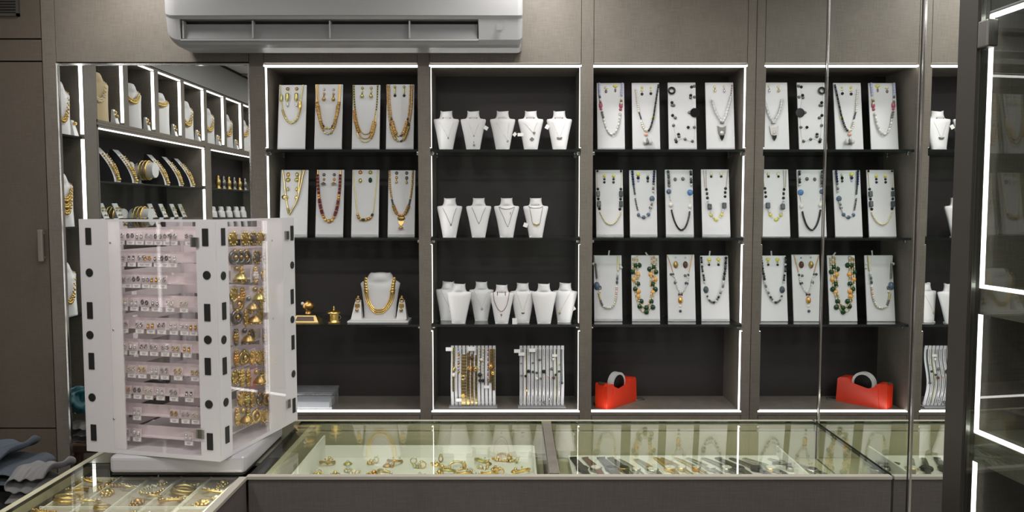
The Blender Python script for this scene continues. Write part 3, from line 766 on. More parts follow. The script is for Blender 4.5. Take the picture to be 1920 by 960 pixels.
B.append(dict(o=(1105,305), b=(490,95,818,905), s=1, name='navy bead necklace with blue rounds', what='navy and steel blue bead necklace with one large dark round',
  st=[([(512,100),(518,180),(530,290),(545,390)], [(0,.62,'ball','bead_navy',30),(.62,1,'ball','bead_slate',22)]), ([(548,430),(560,500),(580,580)], [(0,1,'ball',['bead_smoke','bead_slate'],20)]),
      ([(776,100),(770,200),(764,320),(756,440),(735,545),(705,628),(650,662),(590,632)], [(0,.22,'ball','bead_navy',30),(.22,.40,'ball',['bead_smoke','crystal'],28),(.55,.68,'ball',['crystal','bead_smoke'],26),(.68,1,'ball','crystal',16)])],
  big=[(752,437,32,36,'oval','bead_steelblue'),(590,632,22,24,'oval','bead_steelblue'),(652,660,26,24,'oval','bead_steelblue'),(708,628,24,24,'oval','bead_steelblue'),(733,546,20,22,'oval','bead_smoke')],
  ear=[(585,[('stud',148,24,24,'oval','bead_lemon'),('bead',188,20,20,'oval','bead_navy'),('tip',222,15,16,'oval','bead_lilac')]),(700,[('stud',150,16,20,'oval','crystal'),('bead',190,18,22,'oval','bead_black'),('tip',228,15,15,'oval','bead_slate')])], el='lemon and navy'))
B.append(dict(o=(1240,305), b=(58,88,392,905), s=1, name='black cord necklace', what='black cord necklace with blue and white round stones',
  st=[([(75,100),(85,200),(88,300)], [(0,1,'ball',['bead_slate','bead_smoke'],34)]), ([(348,100),(352,200),(355,290)], [(0,1,'ball',['bead_slate','bead_black','crystal'],32)]),
      ([(92,390),(105,460)], [(0,1,'ball','crystal',16)]), ([(350,400),(345,480)], [(0,1,'ball','pearl',12)]),
      ([(120,570),(140,660),(180,760),(235,815),(290,770),(325,670),(338,590)], [(0,1,'chain','bead_black',20)])],
  big=[(88,352,30,32,'oval','bead_steelblue'),(80,356,14,20,'oval','crystal'),(344,362,36,38,'oval','bead_blue'),(112,512,28,30,'oval','pearl'),(342,530,24,28,'oval','pearl')],
  ear=[(165,[('stud',205,20,24,'oval','bead_smoke')]),(258,[('stud',200,22,24,'oval','bead_smoke')])], el='round smoky stud'))
B.append(dict(o=(1240,305), b=(495,85,832,905), s=1, name='black and yellow bead necklace', what='necklace of black beads with yellow beads at its foot',
  st=[([(505,95),(520,300)], [(0,1,'chain','cord_beige',7)]), ([(536,95),(540,310)], [(0,1,'chain','cord_beige',7)]), ([(795,95),(775,305)], [(0,1,'chain','cord_beige',8)]),
      ([(556,460),(565,500),(590,600),(655,690),(720,630),(748,520),(762,450)], [(0,.08,'ball','crystal',22),(.26,.34,'ball','crystal',26),(.38,.48,'ball','bead_cream',22),(.56,.62,'ball','bead_cream',22),(.70,.78,'ball','crystal',26)])],
  big=[(540,326,17,18,'oval','bead_black'),(548,376,15,20,'oval','bead_black'),(553,428,18,18,'oval','bead_black'),(574,536,24,32,'cube','bead_slate'),(770,315,18,18,'oval','bead_black'),(766,362,16,18,'oval','bead_black'),(764,412,17,17,'oval','bead_black'),(750,522,24,34,'cube','bead_slate'),
       (597,632,24,24,'oval','bead_lemon'),(655,688,28,22,'oval','bead_lemon'),(722,630,22,22,'oval','bead_lemon')],
  ear=[(598,[('stud',140,18,24,'oval','bead_cream'),('bead',172,15,15,'oval','bead_black')]),(718,[('stud',140,18,24,'oval','bead_cream'),('bead',172,16,15,'oval','bead_black')])], el='cream and black'))
# ---- third niche, third shelf
B.append(dict(o=(1105,465), b=(60,92,398,900), s=2, name='swirl ornament necklace', what='pale silver and blue bead necklace with a round swirl ornament',
  st=[([(62,96),(75,220),(90,370)], [(0,.35,'ball','pearl',18),(.35,1,'rope','oxidised',26)]), ([(110,540),(135,640),(165,700),(225,725),(280,700),(315,600),(325,500),(330,400),(340,260),(345,96)],
       [(0,.10,'rope',GG,22),(.10,.18,'ball','bead_smoke',26),(.18,.45,'ball',['pearl','crystal','bead_cream'],26),(.45,.60,'ball',['pearl','bead_peach'],26),(.62,.78,'oval',['bead_slate','bead_steelblue','crystal'],34),(.80,1,'rope','bead_cream',26)])],
  big=[(90,460,36,52,'oval','bead_steelblue'),(118,480,28,56,'ring','oxidised'),(92,496,16,16,'oval','crystal'),(125,525,18,18,'oval','pearl'),(368,195,13,16,'oval','pearl'),(380,240,20,20,'oval','crystal'),(48,195,16,18,'oval','pearl')],
  ear=[], el=''))
B.append(dict(o=(1105,465), b=(515,92,850,900), s=2, name='chunky green and peach bead necklace', what='chunky double necklace of dark green, gold and pearl beads',
  st=[(U_(545,100,775,100,715), [(0,1,'ball',['pearl',GP,GO],19)]), (U_(520,110,805,110,770), [(0,1,'ball',['pearl',GG,GP],18)]), (U_(575,100,745,100,690), [(0,.3,'ball',[GP,'pearl',GO],18),(.7,1,'ball',[GP,'pearl',GO],18)])],
  big=[(x,y,31,33,'oval','bead_green') for x,y in [(558,218),(598,212),(522,290),(768,232),(722,258),(798,292),(582,436),(552,498),(758,438),(792,500),(622,645),(742,645),(605,705),(762,715),(684,722),(684,772)]] +
      [(x,y,29,29,'oval','bead_orange') for x,y in [(535,380),(585,322),(735,322),(792,380),(590,525),(585,585),(760,535)]],
  ear=[], el=''))
B.append(dict(o=(1240,465), b=(82,84,415,900), s=2, name='oval cameo pendant necklace', what='delicate necklace of dark stones with an oval rose gold pendant',
  st=[([(70,90),(105,190),(140,300)], [(0,1,'chain',GO,9)]), ([(372,90),(350,190),(330,300)], [(0,1,'chain',GO,9)]),
      ([(130,330),(165,370),(180,450),(200,500),(225,540)], [(0,1,'ball',['crystal','pearl'],16)]), ([(305,330),(318,375),(290,470),(265,520),(235,540)], [(0,1,'ball',['crystal','pearl'],16)])],
  big=[(115,320,16,16,'oval','bead_slate'),(142,320,14,15,'oval','bead_slate'),(168,418,20,24,'oval','bead_smoke'),(285,335,18,18,'oval','bead_smoke'),(322,328,15,17,'oval','bead_slate'),(302,428,24,22,'oval','bead_slate'),
       (228,562,26,16,'bow','bead_brown'),(228,632,30,46,'oval',GO),(232,632,18,32,'oval','bead_smoke'),(228,704,18,10,'oval','pearl'),(228,762,18,18,'oval','bead_slate')],
  ear=[(172,[('stud',116,12,10,'oval','silver'),('cameo',205,30,46,'oval',GA),('stone',212,18,26,'oval','bead_smoke')]),(288,[('stud',122,12,10,'oval','silver'),('cameo',205,30,44,'oval','bead_brown'),('stone',210,18,24,'oval','bead_peach')])], el='oval cameo'))
B.append(dict(o=(1240,465), b=(485,95,822,900), s=2, name='black and grey bead necklace', what='black and grey bead necklace with one large dark oval stone',
  st=[([(476,110),(482,200),(490,280),(505,350),(515,430)], [(0,1,'ball',['bead_black','bead_slate','bead_black','crystal'],26)]), ([(545,570),(570,630),(630,658),(680,600),(715,520),(740,440),(748,350),(760,270),(772,110)],
       [(0,.12,'ball',['bead_slate','crystal'],24),(.12,.40,'ball',['bead_smoke','bead_black','crystal'],28),(.40,.60,'oval',['crystal','bead_smoke'],34),(.60,1,'ball',['bead_black','bead_slate'],32)])],
  big=[(535,505,32,44,'oval','bead_slate')],
  ear=[(572,[('stud',142,26,22,'oval','bead_lemon'),('cap',172,14,12,'oval',GP),('bead',206,15,15,'oval','bead_black')]),(685,[('stud',140,26,20,'oval','bead_lemon'),('cap',176,14,12,'oval',GP),('bead',206,16,15,'oval','bead_black')])], el='yellow and black'))
def art(s): return ('an ' if s[0] in 'aeiou' else 'a ') + s
for k, q in enumerate(B):
    first = k < 8
    grp = 'necklace boards in the first niche' if first else 'necklace boards in the third niche'
    pl = board(q['o'], q['b'], SHELF[q['s']], 'white tilted board under the ' + q['name'], grp)
    nk = thing('necklace', q['what'] + ' on a white board', 'necklace', (pl.xc, YBOARD - .0008, pl.zs + .0016), (-TILT, 0, 0), 'necklaces on tilted boards')
    for i, (pts, segs) in enumerate(q['st']):
        strand_mesh(pl, pts, segs).build('strand', nk, kind='stuff')
    for sp in q['big']:
        nm = 'pendant' if sp[4] in ('shield', 'drop', 'bow') else 'bead'
        big_bead(pl, sp).build(nm, nk)
    for e, (x, parts) in enumerate(q['ear']):
        earring(pl, x, parts, '%s %s earring over the %s' % (('left', 'right')[e], q['el'], q['name']), 'earrings pinned to the necklace boards')
# small paper price tags poking out behind two boards
for (px, py), rz, lab in [((1216, 476), -35, 'white paper price tag sticking up behind the green bead board'), ((1141, 474), 8, 'white price tag on top of the swirl necklace board'), ((1330, 475), 6, 'white price tag on top of the black and grey necklace board')]:
    p = at(px, py, 3.157)
    t = thing('price_tag', lab, 'price tag', (p.x, 3.157, p.z - .012), (0, R(rz), 0), 'paper price tags')
    MB().rbox((-0.003, -.0005, 0), (0.003, .0005, .022), 'paper_white', .0004, 1).build('paper', t)
# ================================================================ white busts of the middle niche, their pendants and studs
BH = 0.150
BL = [(0, .0262, .011), (.02, .0268, .013), (.12, .0295, .0135), (.45, .0388, .015), (.72, .0482, .0165), (.79, .0502, .0155), (.825, .0480, .012), (.836, .0330, .0105), (.85, .0278, .014), (.90, .0245, .0155), (.96, .0228, .0155), (1.0, .0232, .0150)]
def lerp_levels(L, f):
    for (f0, a0, b0), (f1, a1, b1) in zip(L, L[1:]):
        if f <= f1:
            t = (f - f0) / (f1 - f0); return a0 + (a1 - a0) * t, b0 + (b1 - b0) * t
    return L[-1][1:]
def bust_mesh(L, H, lean=0.16, wide=1.0, horn=0.008):
    rings = []; n = 12
    for f, w, d in L:
        z = f * H; y0 = z * lean; w *= wide; ring = []
        for i in range(n + 1):
            x = -w + 2 * w * i / n
            zz = z + (horn * (x / w) ** 2 if f >= 1 else 0) + (0.002 * (x / w) ** 2 if .9 < f < 1 else 0)
            ring.append(Vector((x, y0 - d * (1 - abs(x / w) ** 2.4), zz)))
        for i in range(n, -1, -1):
            x = -w + 2 * w * i / n
            zz = z + (horn * (x / w) ** 2 if f >= 1 else 0) + (0.002 * (x / w) ** 2 if .9 < f < 1 else 0)
            ring.append(Vector((x, y0 + 0.014 + (0.03 * (1 - f) if abs(x / w) < .8 else 0) * 0.6, zz)))
        rings.append(ring)
    return rings
def bust_front(L, H, x, z, lean=0.16, wide=1.0):
    f = min(max(z / H, 0), 1); w, d = lerp_levels(L, f); w *= wide
    return z * lean - d * (1 - min(1, abs(x / w)) ** 2.4)
bust_me = MB().loft(bust_mesh(BL, BH), 'bust_white').mesh('bust')
def bust(px, Y, zs, label, yaw=0, group='white pendant busts of the middle niche', scale=1.0):
    x = (px - 960) / FPX * Y
    t = thing('necklace_bust', label, 'jewellery bust', (x, Y, zs + .0004), (0, 0, R(yaw)), group)
    o = bpy.data.objects.new('body', bust_me); COL.objects.link(o); o.parent = t
    MB().rbox((-.025, -.008, 0), (.025, .030, .004), 'bust_white', .001, 1).build('foot', t)
    t.scale = (scale,) * 3
    return t
def bust_hit(t, px, py):
    """picture point to the bust's own x, z (close enough to its front)"""
    Y = t.location.y - 0.005
    p = at(px, py, Y)
    return (p.x - t.location.x), (p.z - t.location.z)
def pendant_on(t, label, chain_pts, r, mat, pend, group='pendant necklaces on busts', style='chain'):
    """chain_pts: picture points; pend: list of (px, py, rx, rz, style, mat) in metres for the radii"""
    root = thing('pendant_necklace', label, 'necklace', t.location, t.rotation_euler, group)
    root.scale = t.scale
    if chain_pts:
        P = [bust_hit(t, *p) for p in chain_pts]
        path = smooth_path([Vector((x, 0, z)) for x, z in P], 6)
        path = [Vector((q.x, bust_front(BL, BH, q.x, q.z) - r - .0004, q.z)) for q in path]
        mb = MB()
        if style == 'chain': mb.tube(path, r, mat, 5)
        else:
            f, L = walker(path); n = int(L / (r * 1.9))
            for i in range(n):
                q, d = f(L * (i + .5) / n); mb.ball(q, r, mat, 7, 4)
        mb.build('chain', root, kind='stuff' if style != 'chain' else None)
    for px, py, a, c, st, mat2 in pend:
        x, z = bust_hit(t, px, py); y = bust_front(BL, BH, x, z)
        small_piece(x, y, z, a, c, st, mat2).build('pendant', root)
    return root
def small_piece(x, y, z, a, c, st, mat):
    mb = MB()
    if st == 'oval': mb.ball((x, y - a * .5, z), (a, c), mat, 10, 6, (0, 0, 1))
    elif st == 'star':
        pts = [(x + math.sin(k * PI / 5) * (a if k % 2 == 0 else a * .38), z + math.cos(k * PI / 5) * (a if k % 2 == 0 else a * .38)) for k in range(10)]
        mb.prism(pts, y - .0022, y + .0005, 'y', mat)
    elif st == 'heart':
        pts = [(x + a * math.sin(q) ** 3, z + c * (13 * math.cos(q) - 5 * math.cos(2*q) - 2 * math.cos(3*q) - math.cos(4*q)) / 16) for q in [2*PI*k/16 for k in range(16)]]
        mb.prism(pts, y - .003, y + .0005, 'y', mat)
    elif st == 'diamond': mb.prism([(x, z + c), (x + a, z), (x, z - c), (x - a, z)], y - .003, y + .0005, 'y', mat)
    elif st == 'fan': mb.prism([(x - a, z + c)] + [(x + a * math.cos(q), z - c * math.sin(q) * 1.0 + c * .3) for q in [PI - PI * k / 8 for k in range(9)]][0:] + [(x + a, z + c), (x, z + c * .5)], y - .0025, y + .0005, 'y', mat)
    elif st == 'crescent':
        out = [(x + a * math.cos(q), z + c * math.sin(q)) for q in [PI + PI * k / 8 for k in range(9)]]
        inn = [(x + a * .85 * math.cos(q), z + c * .25 + c * .55 * math.sin(q)) for q in [2*PI - PI * k / 8 for k in range(9)]]
        mb.prism(out + inn, y - .003, y + .0005, 'y', mat)
    elif st == 'cross':
        mb.box((x, y - .001, z), (a * .5, .003, c * 2), mat); mb.box((x, y - .001, z + c * .2), (a * 2, .0026, c * .5), mat)
    elif st == 'flower':
        for k in range(6):
            mb.ball((x + a * .6 * math.cos(k*PI/3), y - .0015, z + a * .6 * math.sin(k*PI/3)), a * .42, mat, 7, 4)
    elif st == 'bow':
        for s in (-1, 1):
            mb.prism([(x, z), (x + s * a, z + c), (x + s * a * 1.05, z), (x + s * a * .7, z - c * .5)][::s], y - .004, y + .0005, 'y', mat)
        mb.prism([(x - a * .4, z), (x + a * .4, z), (x, z - c * 1.5)], y - .0045, y + .0005, 'y', mat)
    elif st == 'bar': mb.box((x, y - .001, z), (a * 2, .003, c * 2), mat)
    return mb
def studs(t, pts, mat, what):
    for i, (px, py) in enumerate(pts):
        x, z = bust_hit(t, px, py); y = bust_front(BL, BH, x, z)
        e = thing('stud_earring', '%s %s stud earring on the neck of the %s' % (('left', 'right')[i], {'oxidised': 'dark', 'silver': 'silver', 'gold_green': 'green gold', 'bead_maroon': 'long reddish'}[mat], what), 'earring', t.location, t.rotation_euler, 'studs on bust necks')
        if mat == 'bead_maroon':
            MB().tube([(x, y - .0015, z + .008), (x, y - .0015, z - .008)], .0014, mat, 6).build('stud', e)
        else:
            MB().ball((x, y - .0012, z), .0024, mat, 8, 5, (0, 1, 0)).build('stud', e)
names1 = ['first bust of the top row', 'second bust of the top row', 'third bust of the top row', 'fourth bust of the top row', 'fifth bust of the top row']
def arc(c, half, y0, tip, sag=0.0):
    return [(c - half, y0), (c - half * .55 + (tip[0] - c) * .4, y0 + (tip[1] - y0) * .45), tip, (c + half * .55 + (tip[0] - c) * .4, y0 + (tip[1] - y0) * .45), (c + half, y0)]
Y1 = 3.062; z = SHELF[0]
cx1 = [837, 887.5, 942.5, 995, 1048.5]
what1 = ['little bar pendant', 'silver star pendant', 'round grey pendant', 'dark heart and diamond pendants', 'fan shaped pendant']
b1 = [bust(c, Y1, z, 'white bust on the top shelf wearing the ' + what1[i]) for i, c in enumerate(cx1)]
pendant_on(b1[0], 'thin chain with little grey bar pendant, first bust of the top row', arc(837, 13, 229, (840, 256)), .0005, 'silver', [(840.5, 259, .0024, .0042, 'bar', 'oxidised')])
pendant_on(b1[1], 'thin chain with silver star hanging below a cluster, second top bust', arc(888, 10, 231, (888.6, 253)), .0004, 'silver', [(888.6, 255, .004, .004, 'flower', 'silver'), (888.6, 267, .0012, .004, 'bar', 'oxidised'), (889, 272.5, .0072, .0072, 'star', 'oxidised')])
pendant_on(b1[2], 'thin chain with round grey pendant, third bust of the top row', arc(942.5, 12, 230, (951, 261)), .0005, 'silver', [(951.5, 264.5, .0055, .0055, 'flower', 'silver')])
pendant_on(b1[3], 'chain with dark heart and grey diamond pendants, fourth top bust', arc(995, 13, 229, (1000, 248)), .0006, 'silver', [(1001.5, 249.5, .0055, .006, 'heart', 'oxidised'), (997.3, 261, .0095, .0085, 'diamond', 'oxidised')])
pendant_on(b1[4], 'thin chain with grey fan shaped pendant, fifth bust of the top row', arc(1048.5, 13, 228, (1049, 257)), .0004, 'silver', [(1049, 260, .0105, .0065, 'fan', 'oxidised')])
for t, c, i in zip(b1, cx1, range(5)):
    studs(t, [(c - 7, 220.5), (c + 6.5, 220.5)], 'oxidised' if i != 2 else 'silver', names1[i])
z = SHELF[1]
cx2 = [842.6, 897.3, 949.8, 1004.7]
what2 = ['dark chain and round bead', 'grey chain and tiny bead', 'dark choker and long chain', 'green gold bow pendant']
b2 = [bust(c, Y1, z, 'white bust on the second shelf wearing the ' + what2[i]) for i, c in enumerate(cx2)]
pendant_on(b2[0], 'dark chain with one round dark bead on the second shelf', arc(842.6, 13, 390, (845.5, 420)), .0009, 'oxidised', [(845.5, 421.5, .0035, .0035, 'oval', 'oxidised')])
pendant_on(b2[1], 'grey chain with a tiny silver bead on the second shelf', arc(897.3, 13, 389, (898, 418)), .0009, 'oxidised', [(898, 419, .0026, .0026, 'oval', 'silver')])
pendant_on(b2[2], 'long dark chain with tiny bead below the choker', arc(950, 15, 388, (952, 423)), .0009, 'oxidised', [(952, 424, .0028, .0028, 'oval', 'silver'), (957, 400, .0012, .005, 'bar', 'silver')])
pendant_on(b2[2], 'dark choker around the third bust of the second shelf', [(936.5, 388), (942, 391), (950, 392), (958, 391), (964, 388)], .0011, 'oxidised', [])
pendant_on(b2[3], 'dark chain with green gold bow pendant on the second shelf', [(993, 388), (996, 404), (999, 419), (1006, 422), (1012, 419), (1015, 404), (1018, 388)], .0010, 'oxidised', [(1006, 421, .012, .006, 'bow', 'gold_green')])
pendant_on(b2[3], 'dark choker around the bust with the bow pendant', [(991, 387), (997, 389.5), (1004.7, 390), (1012, 389.5), (1018, 387)], .0010, 'oxidised', [])
studs(b2[3], [(997, 383), (1010.5, 383)], 'gold_green', 'bow pendant bust')
z = SHELF[2]
b3 = [bust(837, 3.118, z, 'white bust half hidden behind the bare bust on the third shelf', -8), bust(858.7, 3.030, z, 'bare white bust at the front beside the half hidden bust', -6),
      bust(902, 3.108, z, 'white bust with a pale flower pendant on the third shelf'), bust(940.5, 3.030, z, 'white bust with the reddish beaded collar on the third shelf', scale=.97),
      bust(980.3, 3.052, z, 'white bust with a black crescent pendant on the third shelf'), bust(1020.5, 3.030, z, 'bare white bust beside the crescent pendant bust on the third shelf'),
      bust(1058, 3.062, z, 'white bust turned aside with a grey cross flower pendant', -14)]
pendant_on(b3[0], 'thin chain with a grey bar pendant on the half hidden bust', [(826, 545), (834, 560), (843, 575)], .0006, 'silver', [(844.5, 583, .0011, .005, 'bar', 'oxidised')])
pendant_on(b3[2], 'faint silver chain with a pale flower pendant on the third shelf', arc(902, 14, 545, (903, 575)), .0003, 'silver', [(903.5, 579, .006, .006, 'flower', 'silver')])
pendant_on(b3[3], 'reddish beaded collar with a small cross pendant on the third shelf', [(924, 545), (926, 562), (932, 576), (940, 583), (948, 576), (953, 562), (955.5, 545)], .0013, 'bead_maroon', [(940, 590, .003, .006, 'cross', 'bead_maroon')], style='beads')
studs(b3[3], [(932.5, 551), (947.5, 551)], 'bead_maroon', 'beaded collar bust')
pendant_on(b3[4], 'thin chain with a black crescent pendant on the third shelf', arc(980.3, 13, 546, (980.5, 582)), .0004, 'silver', [(980.5, 585.5, .0065, .0055, 'crescent', 'bead_black')])
pendant_on(b3[6], 'thin chain with a grey and gold cross flower pendant on the third shelf', arc(1058, 13, 546, (1050, 584)), .0004, 'silver', [(1050, 587, .0055, .0055, 'cross', 'oxidised'), (1050, 587, .0045, .0045, 'flower', 'gold_green')])
# little paper price tags hanging at the busts' sides
for (px, py), (w, h), rz, Y, lab in [((911, 240), (8, 7), 30, 3.066, 'small white price tag beside the star pendant bust'), ((965, 252), (6, 7), 40, 3.066, 'small white price tag beside the round grey pendant bust'),
     ((976, 252.5), (11, 6), 0, 3.056, 'white price tag poking out left of the heart pendant bust'), ((1026, 238), (7, 8), 30, 3.066, 'small white price tag left of the fan pendant bust'),
     ((985.5, 422), (8, 8), 20, 3.050, 'white price tag beside the green bow pendant'), ((965, 602.5), (9, 12), 0, 3.030, 'white price tag standing before the crescent pendant bust'), ((1074, 577), (8, 11), -30, 3.068, 'white price tag hanging from the turned bust')]:
    p = at(px, py, Y); k = Y / FPX / 2
    t = thing('price_tag', lab, 'price tag', (p.x, Y, p.z), (0, R(rz), 0), 'paper price tags')
    MB().rbox((-w * k, -.0005, -h * k), (w * k, .0005, h * k), 'paper_white', .0004, 1).build('paper', t)
    MB().tube([(w * k * (1 if px < 980 and px != 976 else -1) * -.9, 0, h * k * .6), (0, .004, h * k + .006)], .0003, 'silver', 4).build('thread', t)

# ================================================================ gold set on its stand, gilt boxes, plastic box (first niche)
Yg = 3.095; zs = SHELF[2]
c = at(712, 560, Yg)
t = thing('necklace_stand', 'white bust stand with two side cones on the third shelf, first niche', 'jewellery stand', (c.x, Yg, zs + .0004))
MB().rbox((-.122, -.055, 0), (.122, .055, .008), 'bust_white', .003, 2).build('base', t)
MB().rbox((-.112, -.045, .008), (.112, .045, .013), 'bust_white', .002, 2).build('base_step', t)
GL = [(0, .066, .020), (.04, .066, .022), (.3, .069, .025), (.62, .078, .030), (.76, .084, .029), (.80, .076, .026), (.835, .062, .031), (.88, .055, .034), (.94, .049, .034), (.985, .041, .031), (1.0, .033, .024)]
GHH = 0.183
MB().loft([[Vector((p.x, p.y, p.z + .013)) for p in r] for r in bust_mesh(GL, GHH, .12, .96, -0.003)], 'bust_white').build('bust', t)
for s in (-1, 1):
    MB().loft([[Vector((s * .091 - .021, -.016 - .012, .013)), Vector((s * .091 + .021, -.016 - .012, .013)), Vector((s * .091 + .021, .022, .013)), Vector((s * .091 - .021, .022, .013))],
               [Vector((s * .089 - .011, .008, .085)), Vector((s * .089 + .011, .008, .085)), Vector((s * .089 + .011, .016, .085)), Vector((s * .089 - .011, .016, .085))]], 'bust_white', smooth=False).build('side_cone', t)
n = thing('necklace', 'three strand gold necklace with coin chain on the large white bust', 'necklace', (c.x, Yg, zs + .0134))
def gset(dx, dz, k):
    return [(-.060 + dx, .150), (-.061 + dx, .112), (-.050 + dx * .7, .065 + dz * .6), (-.022, .028 + dz), (0, .022 + dz), (.022, .028 + dz), (.050 - dx * .7, .065 + dz * .6), (.061 - dx, .112), (.060 - dx, .150)]
for j in range(3):
    path = smooth_path([Vector((x, 0, z_)) for x, z_ in gset(j * .007, j * .008, j)], 7)
    path = [Vector((q.x, bust_front(GL, GHH, q.x, q.z, .12, .96) - .0045, q.z)) for q in path]
    MB().tube([q for q in path[6:-6]], [.0031 if i % 2 else .0022 for i in range(len(path) - 12)], 'gold', 6).build('strand', n)
for s in (-1, 1):
    for i in range(6):
        x, z_ = s * (.0585 - .001 * i), .158 - i * .0105
        y = bust_front(GL, GHH, x, z_, .12, .96) - .0045
        MB().lathe([(.0078, -.002), (.0085, 0), (.0075, .002), (.004, .0035)], (x, y, z_), 'gold', 10, (s * .3, -1, 0)).build('coin', n)
        if i % 2 == 0:
            pass
for s, nm in ((-1, 'left'), (1, 'right')):
    e = thing('earring', 'large gold temple earring on the %s white cone of the bust stand' % nm, 'earring', (c.x + s * .089, Yg, zs + .0134), group='gold earrings of the bust stand')
    def fy(zl): return -.028 + (zl - .013) / .072 * .036
    MB().ball((0, fy(.088) - .002, .086), .005, 'gold', 8, 5).build('stud', e)
    MB().torus((0, fy(.074) - .003, .073), .0085, .0022, 'gold', (0, 1, .3), 16, 6).build('hoop', e)
    MB().rbox((-.0095, fy(.052) - .004, .044), (.0095, fy(.052) + .003, .060), 'gold', .002, 1).build('plaque', e)
    MB().lathe([(.001, .006), (.006, 0), (.0075, -.006), (.001, -.007)], (0, fy(.036) - .004, .038), 'gold_antique', 10).build('bell', e)
p = at(574, 611, 3.045)
t = thing('gilt_casket', 'gilt casket with a cup shaped finial on the third shelf, first niche', 'jewellery box', (p.x, 3.055, zs + .0004))
MB().loft([[Vector((-.050, -.035, 0)), Vector((.055, -.035, 0)), Vector((.055, .035, 0)), Vector((-.050, .035, 0))], [Vector((-.050, -.035, .006)), Vector((.055, -.035, .006)), Vector((.055, .035, .006)), Vector((-.050, .035, .006))],
           [Vector((-.033, -.022, .036)), Vector((.040, -.022, .036)), Vector((.040, .022, .036)), Vector((-.033, .022, .036))]], 'gold_matte', smooth=False).build('base', t)
MB().loft([[Vector((-.036, -.0345, .012)), Vector((.038, -.0345, .012)), Vector((.036, -.030, .012)), Vector((-.034, -.030, .012))], [Vector((-.030, -.0265, .028)), Vector((.034, -.0265, .028)), Vector((.032, -.022, .028)), Vector((-.028, -.022, .028))]], 'bead_brown', smooth=False).build('plate', t)
MB().lathe([(.014, .036), (.013, .042), (.010, .048), (.020, .054), (.024, .066), (.023, .074), (.015, .082), (.008, .088), (.003, .090)], (.008, 0, 0), 'gold_orange', 16).build('finial', t)
MB().ball((-.012, -.012, .078), .007, 'pearl', 8, 6).build('pearl_knob', t)
MB().rbox((-.05, -.03, .0365), (.065, .03, .0385), 'glass_edge', .0008, 1).build('tray', t)
p = at(626, 611, 3.05)
t = thing('gilt_jar', 'small gilt lidded jar next to the casket on the third shelf', 'jar', (p.x, 3.055, zs + .0004))
MB().lathe([(.024, 0), (.025, .004), (.019, .009), (.018, .012), (.019, .036), (.018, .038), (.0175, .010), (.001, .008)], (0, 0, 0), 'gold', 18).build('body', t)
MB().lathe([(.027, .0385), (.027, .0415), (.020, .047), (.009, .050), (.003, .053), (.004, .057), (.0025, .064), (.0005, .067)], (0, 0, 0), 'gold', 18).build('lid', t)
MB().torus((.0205, -.006, .022), .008, .0014, 'silver', (0, 1, 0), 14, 5).build('handle', t)
a, b = at(556, 766, 3.05), at(612, 740, 3.05)
t = thing('plastic_box', 'clear plastic box on the floor of the first niche', 'box', ((a.x + b.x) / 2, 3.09, ZB + .0005))
W = .086; Dp = .060; HH = .062
for nm, q in [('bottom', ((-W, -Dp, 0), (W, Dp, .003))), ('side', ((-W, -Dp, .003), (W, -Dp + .002, HH))), ('side', ((-W, Dp - .002, .003), (W, Dp, HH))), ('side', ((-W, -Dp + .002, .003), (-W + .002, Dp - .002, HH))), ('side', ((W - .002, -Dp + .002, .003), (W, Dp - .002, HH)))]:
    MB().span(q[0], q[1], 'plastic_box').build(nm, t)
MB().rbox((-W - .004, -Dp - .004, HH + .0005), (W + .004, Dp + .004, HH + .010), 'plastic_box', .002, 1).build('lid', t)
MB().rbox((-W + .01, -Dp + .012, .0035), (W - .012, Dp - .012, .030), 'plastic_white', .002, 1).build('insert', t)

# ================================================================ bracelet racks (middle niche floor)
RH, NS = 0.246, 12
def sy(z): return 0.014 * math.sin(2 * PI * (z / RH) * 1.05 + 2.2)
slat_mb = MB()
pf = [(-.0012 + sy(RH * i / 16), RH * i / 16) for i in range(17)]
slat_mb.loft([[Vector((-.0058, y - .0012, z_)), Vector((.0058, y - .0012, z_)), Vector((.0058, y + .0016, z_)), Vector((-.0058, y + .0016, z_))] for y, z_ in pf], 'board_white', smooth=False)
slat_me = slat_mb.mesh('slat')
racks = []
for (p0, p1), lab in (((845, 930), 'white slatted bracelet rack hung with gold bracelets'), ((973.5, 1058), 'white slatted bracelet rack hung with thin silver bracelets')):
    Yr = 3.072
    x0, x1 = (p0 - 960) / FPX * Yr / .9855, (p1 - 960) / FPX * Yr / .9855
    t = thing('bracelet_rack', lab, 'jewellery stand', ((x0 + x1) / 2, Yr, ZB + .0005), group='bracelet racks')
    w = (x1 - x0) / 2
    MB().rbox((-w - .006, -.022, 0), (w + .006, .030, .006), 'ac_grey', .0015, 1).build('base', t)
    for k in range(NS):
        o = bpy.data.objects.new('slat', slat_me); COL.objects.link(o); o.parent = t
        o.location = (-w + (2 * w) * (k + .5) / NS, 0.0, .0055)
    MB().span((-w, sy(RH * .97) + .0006, RH * .96), (w, sy(RH * .97) + .0026, RH * .985), 'ac_grey').build('rail', t)
    MB().span((-w, sy(RH * .03) + .0010, .012), (w, sy(RH * .03) + .003, .020), 'ac_grey').build('rail', t)
    racks.append(t)
def rk(t, X, Yc, q=6.858):
    p = at(830 + X / q, 640 + Yc / q, t.location.y)
    return p.x - t.location.x, p.z - t.location.z - .0055
